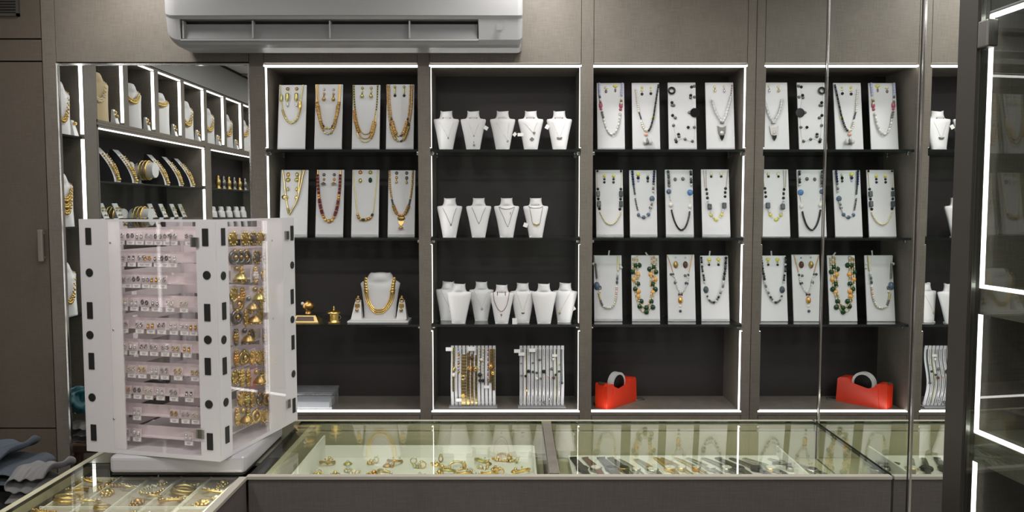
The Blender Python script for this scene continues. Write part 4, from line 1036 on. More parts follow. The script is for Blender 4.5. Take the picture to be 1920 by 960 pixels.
def bracelet(t, x, y0, y1, style, width, mats, label, extra=()):
    r = thing('bracelet', label, 'bracelet', t.location, group='bracelets on ' + ('the gold rack' if t is racks[0] else 'the silver rack'))
    lx, za = rk(t, x, y0); _, zb2 = rk(t, x, y1)
    za = min(za, RH); zb2 = max(zb2, .004)
    n = max(2, int((za - zb2) / .006)); w = width / 6.858 / FPX * t.location.y / 2
    P = [Vector((lx, sy(max(0, za - (za - zb2) * i / n)) - .0044, za - (za - zb2) * i / n + .0055)) for i in range(n + 1)]
    mb = MB()
    if style == 'band':
        mb.loft([[q + Vector((-w, -.0016, 0)), q + Vector((w, -.0016, 0)), q + Vector((w, .0008, 0)), q + Vector((-w, .0008, 0))] for q in P], mats[0], smooth=False)
        mb.build('band', r)
    elif style == 'links':
        for i, q in enumerate(P[:-1]):
            q2 = q.lerp(P[i + 1], .5)
            mb.box(q2 + Vector((0, -.0006, 0)), (w * 2 * (1 if i % 2 else .8), .003, (za - zb2) / n * .8), mats[i % len(mats)])
        mb.build('links', r, kind='stuff')
    elif style == 'beads':
        f, L = walker(P); m = max(2, int(L / (w * 2.1)))
        for i in range(m):
            q, d = f(L * (i + .5) / m); mb.ball(q + Vector((0, -w + .0018, 0)), w, mats[i % len(mats)], 7, 4)
        mb.build('beads', r, kind='stuff')
    else:
        mb.tube(P, w, mats[0], 5); mb.build('chain', r)
    for (X, Yc, rr, mat, nm) in extra:
        ex, ez = rk(t, X, Yc); q = Vector((ex, sy(min(max(ez, 0), RH)) - .004, max(ez, .008) + .0055)); ra = rr / 6.858 / FPX * 3.07; q.y -= ra * .6
        if nm == 'tag': MB().rbox((q.x - ra, q.y - .0015, q.z - ra * .55), (q.x + ra, q.y - .0005, q.z + ra * .55), 'paper_white', .0003, 1).build('price_tag', r)
        elif nm == 'ring': MB().torus(q, ra * .75, ra * .25, mat, (0, 1, 0), 16, 6).build('charm', r)
        else: MB().ball(q, ra, mat, 8, 5).build('charm', r)
g, s_ = racks
bracelet(g, 140, 85, 640, 'links', 30, ['gold_green', 'gold_pale'], 'narrow green gold bracelet on the outermost slat of the rack', [(85, 100, 45, '', 'tag'), (150, 350, 26, 'gold_green', 'ball'), (150, 420, 26, 'pearl', 'ball')])
bracelet(g, 205, 120, 400, 'beads', 34, ['bead_lilac', 'gold_antique', 'bead_peach'], 'short lilac and brown beaded bracelet beside the broad gold band')
bracelet(g, 268, 170, 860, 'links', 62, ['gold_pale', 'gold_matte'], 'broad gold band bracelet with a round charm, longest on the rack', [(268, 455, 34, 'gold_pale', 'ring'), (210, 748, 38, '', 'tag'), (268, 690, 30, 'gold', 'ball')])
bracelet(g, 326, 150, 850, 'links', 42, ['gold', 'gold_pale'], 'gold link bracelet hanging beside the broad gold band', [(330, 340, 24, 'gold_antique', 'ball')])
bracelet(g, 378, 165, 850, 'links', 34, ['gold_antique', 'gold_orange', 'gold_pale'], 'brown gold bracelet with wide clasp in the rack centre', [(370, 95, 50, '', 'tag'), (375, 215, 28, 'bead_brown', 'ball'), (360, 350, 24, 'gold_orange', 'ball')])
bracelet(g, 428, 180, 840, 'links', 30, ['gold_antique', 'gold_pale', 'gold_green'], 'antique gold bracelet hanging left of the pearl loops', [(425, 350, 34, 'gold_antique', 'ball')])
bracelet(g, 475, 90, 500, 'beads', 18, ['gold_green', 'pearl'], 'pale pearl bracelet with black charms', [(480, 420, 30, 'bead_black', 'ball'), (482, 490, 24, 'bead_black', 'ball')])
bracelet(g, 520, 90, 520, 'beads', 18, ['pearl', 'gold_green'], 'looped pearl bracelet with a dark end charm', [(522, 490, 26, 'bead_black', 'ball'), (500, 240, 22, 'pearl', 'ball')])
bracelet(g, 580, 110, 560, 'beads', 20, ['bead_pink', 'pearl', 'silver'], 'pinkish bead bracelet with a dangling white tag', [(570, 568, 34, '', 'tag'), (592, 500, 18, 'oxidised', 'ball')])
bracelet(g, 618, 100, 520, 'links', 36, ['gold_orange', 'gold_pale'], 'orange gold bracelet near the end of the gold rack', [(620, 320, 30, 'gold_orange', 'ball')])
bracelet(g, 658, 100, 620, 'links', 34, ['gold', 'gold_green'], 'yellow gold bracelet on the last slat of the gold rack', [(645, 400, 26, 'gold', 'ball')])
silver = [(1008, ['oxidised'], [(1010, 285, 12, 'oxidised', 'ball'), (1010, 430, 14, 'oxidised', 'ball'), (960, 125, 42, '', 'tag')], 'with two grey charms, on the outermost slat'),
          (1068, ['gold_pale'], [(1065, 435, 18, 'bead_black', 'ball'), (1075, 620, 16, 'gold_pale', 'ball'), (1015, 165, 40, '', 'tag')], 'pale gold with one black charm'),
          (1105, ['silver'], [(1105, 378, 24, 'bead_black', 'ball')], 'with the large black bead beside the pale gold one'),
          (1160, ['silver'], [(1158, 280, 14, 'oxidised', 'ball'), (1160, 385, 18, 'bead_slate', 'ball'), (1150, 115, 42, '', 'tag')], 'with two slate beads and a white tag'),
          (1206, ['silver'], [(1205, 395, 16, 'bead_slate', 'ball'), (1206, 465, 20, 'pearl', 'ball')], 'with a white drop charm'),
          (1252, ['silver'], [(1250, 240, 18, 'oxidised', 'ball'), (1255, 465, 16, 'oxidised', 'ball'), (1255, 755, 14, 'silver', 'ball')], 'with three grey charms'),
          (1300, ['silver'], [(1300, 380, 26, 'bead_black', 'ball'), (1302, 785, 18, 'oxidised', 'ball')], 'with the large black bead right of the rack centre'),
          (1352, ['silver'], [(1355, 440, 14, 'bead_peach', 'ball')], 'with one peach bead'),
          (1400, ['silver'], [(1400, 350, 20, 'bead_smoke', 'ball'), (1372, 740, 14, 'silver', 'ball')], 'with one smoky bead'),
          (1424, ['oxidised'], [(1424, 235, 18, 'pearl', 'ball'), (1424, 455, 20, 'bead_brown', 'ball')], 'with a pearl and a brown charm'),
          (1460, ['gold_green'], [(1450, 420, 16, 'bead_green', 'ball'), (1440, 185, 30, '', 'tag')], 'greenish with a small tag'),
          (1498, ['silver'], [(1495, 380, 16, 'bead_green', 'ball'), (1500, 300, 12, 'gold_green', 'ball')], 'with two small green beads'),
          (1534, ['bead_slate'], [(1530, 520, 18, 'bead_slate', 'ball')], 'of dark beads on the last slat')]
for x, m, ex, d in silver:
    bracelet(s_, x, 108, 800 if x != 1534 else 530, 'chain' if x != 1534 else 'beads', 8 if x != 1534 else 16, m, 'thin chain bracelet ' + d, ex)

# ================================================================ red tape dispenser (third niche floor)
p = at(1130, 770, 3.03)
t = thing('tape_dispenser', 'red desk tape dispenser with a roll of clear tape in the third niche', 'tape dispenser', (p.x - .004, 3.052, ZB + .0004), (0, 0, R(46)))
LN = 0.205; HWd = 0.030
prof = [(0, 0), (0, .094), (.006, .101), (.040, .098), (.050, .086), (.056, .074), (.070, .062), (.095, .058), (.125, .060), (.142, .072), (.152, .100), (.160, .106), (.192, .103), (.200, .096), (.205, .010), (.203, 0)]
inner = MB().prism([(a, b) for a, b in prof], -HWd, HWd, 'y', 'plastic_red')
body = inner.build('body', t)
for s in (-1, 1):
    MB().prism([(.030, .0), (.036, .080), (.052, .084), (.075, .074), (.150, .090), (.158, .098), (.165, .0)], s * HWd, s * (HWd + .003), 'y', 'plastic_red').build('cheek', t)
for k in range(3):
    MB().span((-.003, -HWd + .012 + .016 * k - .003, .006), (0.0, -HWd + .012 + .016 * k + .003, .092), 'plastic_red').build('rib', t)
rings = []
n = 32; cz = .092; cxr = .103; ro, ri = .046, .036
mb = MB()
for yy in (-.0125, .0125): pass
mb.lathe([(ri, -.0125), (ro, -.0125), (ro, .0125), (ri, .0125), (ri, -.0125)], (cxr, 0, cz - .004), 'tape_clear', 32, (0, 1, 0), False)
mb.build('tape_roll', t)
MB().lathe([(ri - .002, -.013), (ri - .0003, -.013), (ri - .0003, .013), (ri - .002, .013), (ri - .002, -.013)], (cxr, 0, cz - .004), 'pad_black', 32, (0, 1, 0), False).build('roll_core', t)
MB().box((.002, 0, .104), (.012, .030, .0012), 'steel', rot=Matrix.Rotation(R(-25), 3, 'Y')).build('cutter', t)
MB().tube([(.20, -.028, .004), (.235, -.05, .003), (.25, -.02, .004), (.225, .0, .003)], .0012, 'silver', 5).build('wire_loop', t)
# ================================================================ the square acrylic earring tower on the counter
ES = 0.3788; zt0 = 0.936
ec = Vector((-0.848, 2.0489, 0)); yaw = -0.2229
EH = 0.5855
hs = ES / 2
tower = thing('earring_tower', 'tall square white and clear acrylic earring cabinet on a turntable', 'display cabinet', (ec.x, ec.y, zt0), (0, 0, yaw))
T = .004
Mw = Matrix.Translation(tower.location) @ Matrix.Rotation(yaw, 4, 'Z')
Mi = Mw.inverted()
def on_face(px, py, face, inset=0.0):
    """picture point to the tower's local coordinates on face A (front) or B (side), inset behind the face"""
    o = Mi @ Vector((0, 0, CAMZ)); d = Mi.to_3x3() @ ray(px, py)
    k = ((-hs + inset) - o.y) / d.y if face == 'A' else ((hs - inset) - o.x) / d.x
    return o + d * k
def ebuild(mb, name, parent=tower, kind=None): return mb.build(name, parent, kind=kind)
ebuild(MB().span((-hs, -hs, 0), (hs, hs, .010), 'plastic_white'), 'bottom_panel')
ebuild(MB().span((-hs, -hs, EH - .006), (hs, hs, EH), 'acrylic', edge='plastic_white'), 'top_panel')
SW = on_face(207, 600, 'A').x + hs        # width of the wide opaque strip on the hinge side
SN = hs - on_face(371, 600, 'A').x        # the narrow strip
TW = on_face(229, 600, 'A').x + hs        # edge of the frosted band beside it
def wallA(x0, x1, mat, name, y0=-hs, th=T, z0=.010, z1=None):
    return ebuild(MB().span((x0, y0, z0), (x1, y0 + th, z1 or EH - .006), mat), name)
# four walls; each has an opaque strip at both edges, a frosted band and a clear door between
def tower_wall(rot, wa, wb, tw):
    M = Matrix.Rotation(rot, 4, 'Z')
    out = {}
    for nm, x0, x1, mat in (('corner_strip', -hs, -hs + wa, 'plastic_white'), ('frosted_band', -hs + wa, -hs + tw, 'acrylic_frost'), ('door', -hs + tw, hs - wb, 'acrylic'), ('corner_strip', hs - wb, hs, 'plastic_white')):
        xa_, xb_ = x0 + (T if (nm == 'corner_strip' and x0 == -hs) else 0), x1
        mb = MB().span((xa_ + .0002, -hs, .010), (xb_ - .0002, -hs + T - .0003, EH - .006), mat)
        o = ebuild(mb, nm); o.rotation_euler = (0, 0, rot)
        out.setdefault(nm, []).append(o)
    return out
faceA = tower_wall(0, SW, SN, TW)
# on the side face the wide band is at the far edge
bw = hs - on_face(432, 600, 'B').y
def side_wall(rot):
    out = {}
    b0 = on_face(431, 600, 'B').y; b1 = on_face(503, 600, 'B').y; b2 = on_face(533, 600, 'B').y
    for nm, x0, x1, mat in (('corner_strip', -hs + T, b0, 'plastic_white'), ('door', b0, b1, 'acrylic'), ('frosted_band', b1, b2, 'acrylic_frost'), ('corner_strip', b2, hs, 'plastic_white')):
        o = ebuild(MB().span((x0 + .0002, -hs, .010), (x1 - .0002, -hs + T - .0003, EH - .006), mat), nm); o.rotation_euler = (0, 0, rot)
        out.setdefault(nm, []).append(o)
    return out
faceB = side_wall(PI / 2)
tower_wall(PI, SW, SN, TW); side_wall(-PI / 2)
# black pads: rectangles and rounds by turns, stuck on the strips
rect = MB().rbox((-.0085, -.0016, -.021), (.0085, 0, .021), 'pad_black', .0008, 1).mesh('pad')
rnd = MB().lathe([(.0105, 0), (.0105, .0012), (.009, .0016)], (0, 0, 0), 'pad_black', 16, (0, -1, 0)).mesh('pad')
def pad(strip, me, p, rot):
    o = bpy.data.objects.new('pad', me); COL.objects.link(o); o.parent = strip
    o.location = Matrix.Rotation(-strip.rotation_euler.z, 3, 'Z') @ p; o.rotation_euler = (0, 0, rot - strip.rotation_euler.z)
padsA1 = [(166, 443), (168, 511), (169, 582), (169, 628), (172, 677), (173, 745), (176, 811)]
padsA2 = [(385, 445), (388, 516), (389, 586), (390, 637), (390, 687), (392, 758), (394, 828)]
padsB1 = [(418, 444), (418.5, 517), (420, 583), (419.5, 637), (421, 686), (423.5, 754), (426, 815)]
padsB2 = [(547, 437), (547.5, 497), (547.5, 556), (548, 599), (549, 642), (550, 701), (551, 760)]
for lst, face, strip, rot in ((padsA1, 'A', faceA['corner_strip'][0], 0), (padsA2, 'A', faceA['corner_strip'][1], 0), (padsB1, 'B', faceB['corner_strip'][0], PI / 2), (padsB2, 'B', faceB['corner_strip'][1], PI / 2)):
    for i, (px, py) in enumerate(lst):
        p = on_face(px, py, face)
        pad(strip, rect if i % 2 == 0 else rnd, p + (Vector((0, -.0001, 0)) if face == 'A' else Vector((.0001, 0, 0))), rot)
# hinges
def hinge(px, py, face, door, rot):
    p = on_face(px, py, face)
    mb = MB().rbox((-.011, -.004, -.012), (.011, 0, .012), 'steel', .001, 1)
    for k in (-1, 0, 1): mb.tube([(k * .004, -.0045, -.011), (k * .004, -.0045, .011)], .0012, 'steel_dark', 6)
    o = mb.build('hinge', door, kind='stuff')
    o.location = Matrix.Rotation(-door.rotation_euler.z, 3, 'Z') @ p; o.rotation_euler = (0, 0, rot - door.rotation_euler.z)
hinge(366, 454, 'A', faceA['door'][0], 0); hinge(376, 813, 'A', faceA['door'][0], 0)
hinge(537, 441, 'B', faceB['frosted_band'][0], PI / 2); hinge(540, 757, 'B', faceB['frosted_band'][0], PI / 2)
for px, py, face, band, rot in ((207, 455, 'A', faceA['frosted_band'][0], 0), (213, 618, 'A', faceA['frosted_band'][0], 0), (214, 785, 'A', faceA['frosted_band'][0], 0), (510, 451, 'B', faceB['frosted_band'][0], PI / 2), (512, 597, 'B', faceB['frosted_band'][0], PI / 2)):
    p = on_face(px, py, face)
    o = MB().lathe([(.0028, 0), (.0028, .0012), (.0015, .002)], (0, 0, 0), 'steel', 8, (0, -1, 0)).build('screw', band)
    o.location = Matrix.Rotation(-band.rotation_euler.z, 3, 'Z') @ p; o.rotation_euler = (0, 0, rot - band.rotation_euler.z)
# ten rails per side, leaning lips of pink tinted acrylic that carry the cards
topsA = [430, 471, 511, 554, 596, 637, 680, 719, 759, 799]
rows = [on_face(300, y, 'A', .045).z for y in topsA]
RAILY = -hs + .045
for rot, mat in ((0, 'acrylic_pink'), (PI / 2, 'acrylic_card'), (PI, 'acrylic_pink'), (-PI / 2, 'acrylic_card')):
    for z_ in rows:
        mb = MB()
        mb.span((-hs + .05, RAILY, z_ - .024), (hs - .05, RAILY + .003, z_), mat)
        mb.span((-hs + .05, RAILY - .012, z_ - .0275), (hs - .05, RAILY + .003, z_ - .0242), mat)
        o = ebuild(mb, 'rail', kind='stuff'); o.rotation_euler = (0, 0, rot)
for sx in (-1, 1):
    for sy_ in (-1, 1):
        ebuild(MB().span((sx * (hs - .05) - .003, sy_ * (hs - .05) - .003, .0105), (sx * (hs - .05) + .003, sy_ * (hs - .05) + .003, EH - .0065), 'acrylic_frost'), 'post')
# turntable
b = MB().rbox((-.150, -.184, -.0445), (.188, .130, -.0006), 'plastic_grey', .010, 3).build('base', tower, rot=(0, 0, -yaw))
b2 = MB().rbox((-.146, -.181, -.0484), (.184, .127, -.0447), 'pad_black', .0015, 1).build('foot_plate', tower, rot=(0, 0, -yaw))

# ---- cards with pairs of studs on the front side
card_me = {}
def card_mesh():
    mb = MB().rbox((-.0128, -.0005, -.033), (.0128, .0005, 0), 'acrylic_card', .0003, 1)
    return mb.mesh('card')
CARD = card_mesh()
LBL = MB().span((-.0105, -.0008, -.032), (.0105, -.0005, -.0235), 'paper_white').mesh('price_label')
PRT = MB().span((-.0065, -.0010, -.0268), (.0065, -.0008, -.0256), 'print_grey').span((-.0045, -.0010, -.0298), (.0045, -.0008, -.0288), 'print_grey').mesh('print')
styles = {'silver stone': ('silver', 'crystal'), 'grey': ('silver', 'steel'), 'gold': ('gold_pale', 'gold'), 'dark': ('steel_dark', 'silver'), 'pale gold': ('gold_pale', 'crystal'), 'brown': ('gold_antique', 'gold_orange'), 'pearl': ('pearl', 'silver')}
pair_me = {}
def stud_mesh(kind, v):
    key = (kind, v)
    if key not in pair_me:
        a, b = styles[kind]; mb = MB()
        if v == 0:
            mb.ball((0, -.003, -.008), .0030, a, 7, 4); mb.ball((0, -.0032, -.0145), (.0034, .0046), b, 7, 4, (0, 0, 1))
        elif v == 1:
            mb.torus((0, -.003, -.0105), .0048, .0015, a, (0.35, 1, 0), 10, 5); mb.ball((0, -.003, -.0045), .0022, b, 6, 4)
        else:
            for k in range(5): mb.ball((math.cos(k*2*PI/5) * .0034, -.0028, -.010 + math.sin(k*2*PI/5) * .0040), .0021, a if k % 2 else b, 6, 4)
        pair_me[key] = mb.mesh('stud')
    return pair_me[key]
cardrows = [
 [(226, 'silver stone'), (245, 'dark'), (262, 'grey'), (280, 'silver stone'), (297, 'dark'), (314, 'grey'), (325, 'silver stone'), (355, 'grey')],
 [(228, 'grey'), (247, 'dark'), (266, 'silver stone'), (277, 'brown'), (296, 'grey'), (309, 'dark'), (324, 'silver stone')],
 [(226, 'grey'), (240, 'silver stone'), (256, 'dark'), (274, 'grey'), (290, 'brown'), (305, 'silver stone')],
 [(232, 'pale gold'), (252, 'silver stone'), (272, 'dark'), (292, 'grey'), (319, 'pearl'), (345, 'pale gold')],
 [(233, 'grey'), (262, 'silver stone'), (283, 'brown'), (303, 'dark'), (326, 'silver stone'), (346, 'pearl'), (363, 'brown')],
 [(231, 'pale gold'), (250, 'pearl'), (270, 'dark'), (289, 'silver stone'), (310, 'grey'), (330, 'pale gold'), (351, 'brown')],
 [(227, 'silver stone'), (247, 'pale gold'), (267, 'gold'), (290, 'silver stone'), (309, 'grey'), (334, 'gold'), (366, 'pale gold')],
 [(238, 'brown'), (258, 'dark'), (279, 'pale gold'), (301, 'silver stone'), (326, 'grey'), (355, 'dark')],
 [(257, 'silver stone'), (327, 'brown'), (348, 'grey'), (367, 'pale gold')],
 [(236, 'silver stone'), (257, 'pearl'), (354, 'silver stone')]]
rnd_ = random.Random(11)
for r, row in enumerate(cardrows):
    for c_, (px, kind) in enumerate(row):
        p = on_face(px, topsA[r] + 12, 'A', .045 - .014)
        pos = Mw @ Vector((p.x, RAILY - .0128, rows[r] - .006))
        t = thing('earring_card', 'clear card of small %s earrings, %s from left on the %s tier' % (kind, ORD[c_], ORD[r]), 'earring card', pos, (R(-4), 0, yaw), 'small earring cards of the tower')
        for nm, me in (('card', CARD), ('price_label', LBL)):
            o = bpy.data.objects.new(nm, me); COL.objects.link(o); o.parent = t
            if nm == 'price_label':
                q = bpy.data.objects.new('print', PRT); COL.objects.link(q); q.parent = o; q['kind'] = 'stuff'
        v = rnd_.randrange(3)
        for s in (-1, 1):
            o = bpy.data.objects.new('stud', stud_mesh(kind, v)); COL.objects.link(o); o.parent = t
            o['kind'] = 'stuff'
            o.location = (s * .0062, 0, rnd_.uniform(-.001, .001))
# ---- big gold earrings on the other visible side
def jhumka(mats, v, sc=1.0):
    mb = MB(); a, b = mats
    if v == 0:      # bell with little drops
        mb.ball((0, -.004, -.004), .0055, a, 8, 5)
        mb.lathe([(.003, .004), (.009, 0), (.0135, -.007), (.0145, -.0095), (.010, -.008), (.001, -.006)], (0, -.012, -.017), b, 12)
        for k in range(8): mb.ball((.0125 * math.cos(k*PI/4), -.012 + .0125 * math.sin(k*PI/4), -.0295), .0024, a, 6, 4)
    elif v == 1:    # round filigree boss
        mb.lathe([(.0145, 0), (.013, .003), (.006, .0045), (.001, .0075)], (0, 0, -.016), a, 12, (0, -1, 0))
        for k in range(10): mb.ball((.0135 * math.cos(k*PI/5), -.003, -.016 + .0135 * math.sin(k*PI/5)), .0030, b, 6, 4)
    elif v == 2:    # stacked flowers
        for j, (zz, rr) in enumerate(((-.005, .007), (-.018, .010), (-.030, .0065))):
            for k in range(6): mb.ball((rr * .6 * math.cos(k*PI/3), -.004, zz + rr * .6 * math.sin(k*PI/3)), rr * .42, (a, b)[j % 2], 6, 4)
            mb.ball((0, -.005, zz), rr * .36, b, 6, 4)
    else:           # domed hoop
        mb.torus((0, -.004, -.016), .012, .0040, a, (.25, 1, 0), 14, 6); mb.ball((0, -.005, -.003), .0050, b, 7, 4); mb.ball((0, -.006, -.016), .0055, b, 7, 4)
    return mb.mesh('drop')
JM = {}
gold_rows = [
 (445, [(436, 'antique', 1), (459, 'antique', 1), (474, 'dark', 1), (488, 'antique', 1)]),
 (480, [(437, 'dark', 3), (447, 'dark', 3), (458, 'dark', 3), (481, 'dark', 1), (500, 'dark', 1)]),
 (512, [(441, 'antique', 0), (451, 'gold', 2), (477, 'pearl gold', 2), (496, 'gold', 1)]),
 (550, [(438, 'antique', 1), (452, 'brown gold', 2), (476, 'antique', 0), (491, 'gold', 1), (501, 'antique', 2)]),
 (568, [(444, 'brown gold', 3), (464, 'dark', 0), (488, 'antique', 2)]),
 (592, [(441, 'dark', 3), (459, 'gold', 2), (468, 'bright gold', 0), (486, 'antique', 1)]),
 (628, [(440, 'dark', 2), (456, 'dark', 0), (470, 'dark', 1), (496, 'dark', 2), (503, 'dark', 3)]),
 (668, [(441, 'brown gold', 2), (455, 'antique', 3), (474, 'bright gold', 1), (487, 'gold', 1), (498, 'bright gold', 0)]),
 (705, [(441, 'antique', 1), (452, 'bright gold', 2), (463, 'gold', 2), (478, 'gold', 0), (489, 'antique', 2), (499, 'gold', 1)]),
 (745, [(452, 'gold', 1), (461, 'antique', 2), (471, 'gold', 2), (487, 'dark', 1), (499, 'brown gold', 3)]),
 (778, [(443, 'bright gold', 2), (453, 'gold', 0), (463, 'antique', 2), (478, 'gold', 3), (496, 'bright gold', 1), (505, 'gold', 1)])]
GM = {'antique': ('gold_antique', 'gold_green'), 'dark': ('oxidised', 'gold_antique'), 'gold': ('gold_matte', 'gold_antique'), 'pearl gold': ('gold', 'pearl'), 'brown gold': ('gold_antique', 'gold_orange'), 'bright gold': ('gold', 'gold_matte')}
shape = ['bell', 'round filigree', 'stacked flower', 'hoop']
WIDE = MB().rbox((-.0165, -.0005, -.040), (.0165, .0005, 0.004), 'acrylic_card', .0003, 1).mesh('card')
for r, (py, row) in enumerate(gold_rows):
    for c_, (px, kind, v) in enumerate(row):
        if (kind, v) not in JM: JM[(kind, v)] = jhumka(GM[kind], v)
        p = on_face(px, py, 'B', .031)
        pos = Mw @ Vector((hs - .0318, p.y, p.z + .016))
        t = thing('gold_earring', '%s %s earring on the side face, %s along in tier %s' % (kind, shape[v], ORD[c_], ['one', 'two', 'three', 'four', 'five', 'six', 'seven', 'eight', 'nine', 'ten', 'eleven'][r]), 'earring', pos, (0, 0, yaw + PI / 2), 'large earrings on the tower side')
        o = bpy.data.objects.new('drop', JM[(kind, v)]); COL.objects.link(o); o.parent = t; o['kind'] = 'stuff'
        o.scale = (1.22,) * 3
        o2 = bpy.data.objects.new('card', WIDE); COL.objects.link(o2); o2.parent = t; o2.location = (0, .0012, 0)
# ================================================================ what lies under the counter glass
FZ = 0.7755
def counter_tray(x0, x1, y0, y1, z, label, mat, hb, hl, hr, name='jewellery_tray'):
    t = thing(name, label, 'tray', ((x0 + x1) / 2, (y0 + y1) / 2, FZ + .0003))
    w, d = (x1 - x0) / 2, (y1 - y0) / 2; f = z - FZ - .0003
    MB().span((-w, -d, 0), (w, d, f), mat).build('floor_pad', t)
    if hb: MB().span((-w, d, 0), (w, d + .005, f + hb), mat).build('rim', t)
    if hl: MB().span((-w - .005, -d, 0), (-w, d, f + hl), mat).build('rim', t)
    if hr: MB().span((w, -d, 0), (w + .005, d, f + hr), mat).build('rim', t)
    return t
counter_tray(-.560, .062, 1.90, 2.266, .800, 'white rimmed tray of gold rings and earrings under the counter glass', 'tray_white', .036, .068, .036)
counter_tray(.170, .800, 1.90, 2.285, .800, 'white sheet tray holding a row of watches under the counter glass', 'tray_white', 0, 0, .030, 'watch_tray')
# ---- gold pieces lying in the white tray
def lying_piece(v, m):
    a, b = m; mb = MB()
    if v == 0:      # ring with a stone
        mb.torus((0, 0, .0095), .0085, .0018, a, (0.25, 1, .2), 16, 6); mb.ball((.002, -.004, .0185), (.0055, .0035), b, 8, 5)
    elif v == 1:    # heap of a filigree ear drop
        for k in range(7): mb.ball((.010 * math.cos(k*2*PI/7), .008 * math.sin(k*2*PI/7), .004), .0042, a if k % 2 else b, 7, 4)
        mb.ball((0, 0, .008), .006, b, 8, 5); mb.ball((.017, .004, .004), .004, a, 7, 4)
    elif v == 2:    # wide open bangle
        mb.torus((0, 0, .006), .020, .0035, a, (0, .35, 1), 20, 6)
        for k in range(6): mb.ball((.020 * math.cos(k*PI/3), .019 * math.sin(k*PI/3), .009), .003, b, 6, 4)
    else:           # pendant with a bail
        mb.lathe([(.012, 0), (.0125, .003), (.007, .0065), (.002, .008)], (0, 0, 0), a, 12); mb.torus((0, .016, .003), .004, .0012, b, (0, 0, 1), 10, 5)
        mb.ball((0, 0, .009), .0045, b, 8, 5)
    return mb.mesh('piece')
LV = {}
tones = {'gold': ('gold', 'gold_pale'), 'pale gold': ('gold_pale', 'pearl'), 'antique gold': ('gold_antique', 'gold_pale'), 'brown gold': ('gold_antique', 'gold_orange'), 'green gold': ('gold_green', 'crystal'), 'white stone': ('gold', 'crystal')}
kinds = [('ring', 'gold_ring'), ('flower ear drop', 'gold_ear_drop'), ('open bangle', 'gold_bangle'), ('round pendant', 'gold_pendant')]
spots = [(350,298,2,'brown gold'),(395,300,0,'gold'),(522,300,3,'green gold'),(525,345,1,'white stone'),(560,362,1,'pale gold'),(300,378,1,'antique gold'),(335,378,0,'white stone'),(440,372,1,'antique gold'),(672,295,1,'antique gold'),
         (705,292,0,'green gold'),(775,312,3,'brown gold'),(825,290,2,'antique gold'),(812,318,0,'brown gold'),(690,365,1,'brown gold'),(760,368,2,'pale gold'),(945,298,0,'pale gold'),(968,318,1,'green gold'),(1005,325,0,'gold'),(985,378,3,'green gold'),(1090,305,3,'gold'),
         (1120,285,0,'antique gold'),(1130,330,1,'gold'),(1165,350,2,'green gold'),(1110,365,1,'gold'),(1220,325,2,'pale gold'),(1275,325,0,'gold'),(1270,368,2,'gold'),(1310,352,1,'white stone'),(1335,372,1,'white stone'),(1385,290,2,'green gold'),(1420,300,3,'brown gold'),(1490,275,1,'gold'),
         (1530,258,2,'brown gold'),(1560,280,1,'antique gold'),(1610,292,0,'green gold'),(1400,325,1,'pale gold'),(1470,335,3,'brown gold'),(1430,368,2,'gold'),(1480,362,0,'white stone'),(1505,368,0,'gold'),(1600,350,3,'gold'),(1645,352,2,'gold')]
seen = {}
for i, (X, Yc, v, tone) in enumerate(spots):
    if (v, tone) not in LV: LV[(v, tone)] = lying_piece(v, tones[tone])
    p = on_z(500 + X / 3.43, 780 + Yc / 3.43, .806)
    p.x = min(max(p.x, -.54), .040); p.y = min(max(p.y, 1.92), 2.245)
    k = seen.get((v, tone), 0); seen[(v, tone)] = k + 1
    lab = '%s %s in the white counter tray, %s of its look from the left' % (tone, kinds[v][0], ORD[k])
    t = bpy.data.objects.new(kinds[v][1], LV[(v, tone)]); COL.objects.link(t)
    t.location = (p.x, p.y, .8004); t.rotation_euler = (0, 0, (i * 1.7) % 6.28)
    t.scale = (1.05,) * 3
    tag(t, lab, {0: 'ring', 1: 'earring', 2: 'bangle', 3: 'pendant'}[v], 'gold pieces in the white tray')
    t['kind'] = 'thing'
# label order must follow the picture from the left: rename by x
bylook = {}
for o in COL.objects:
    if o.get('group') == 'gold pieces in the white tray':
        bylook.setdefault(o['label'].split(',')[0], []).append(o)
for look, lst in bylook.items():
    for k, o in enumerate(sorted(lst, key=lambda q: q.location.x)):
        o['label'] = look + (', %s such from the left' % ORD[k] if len(lst) > 1 else ', the only one of its look')

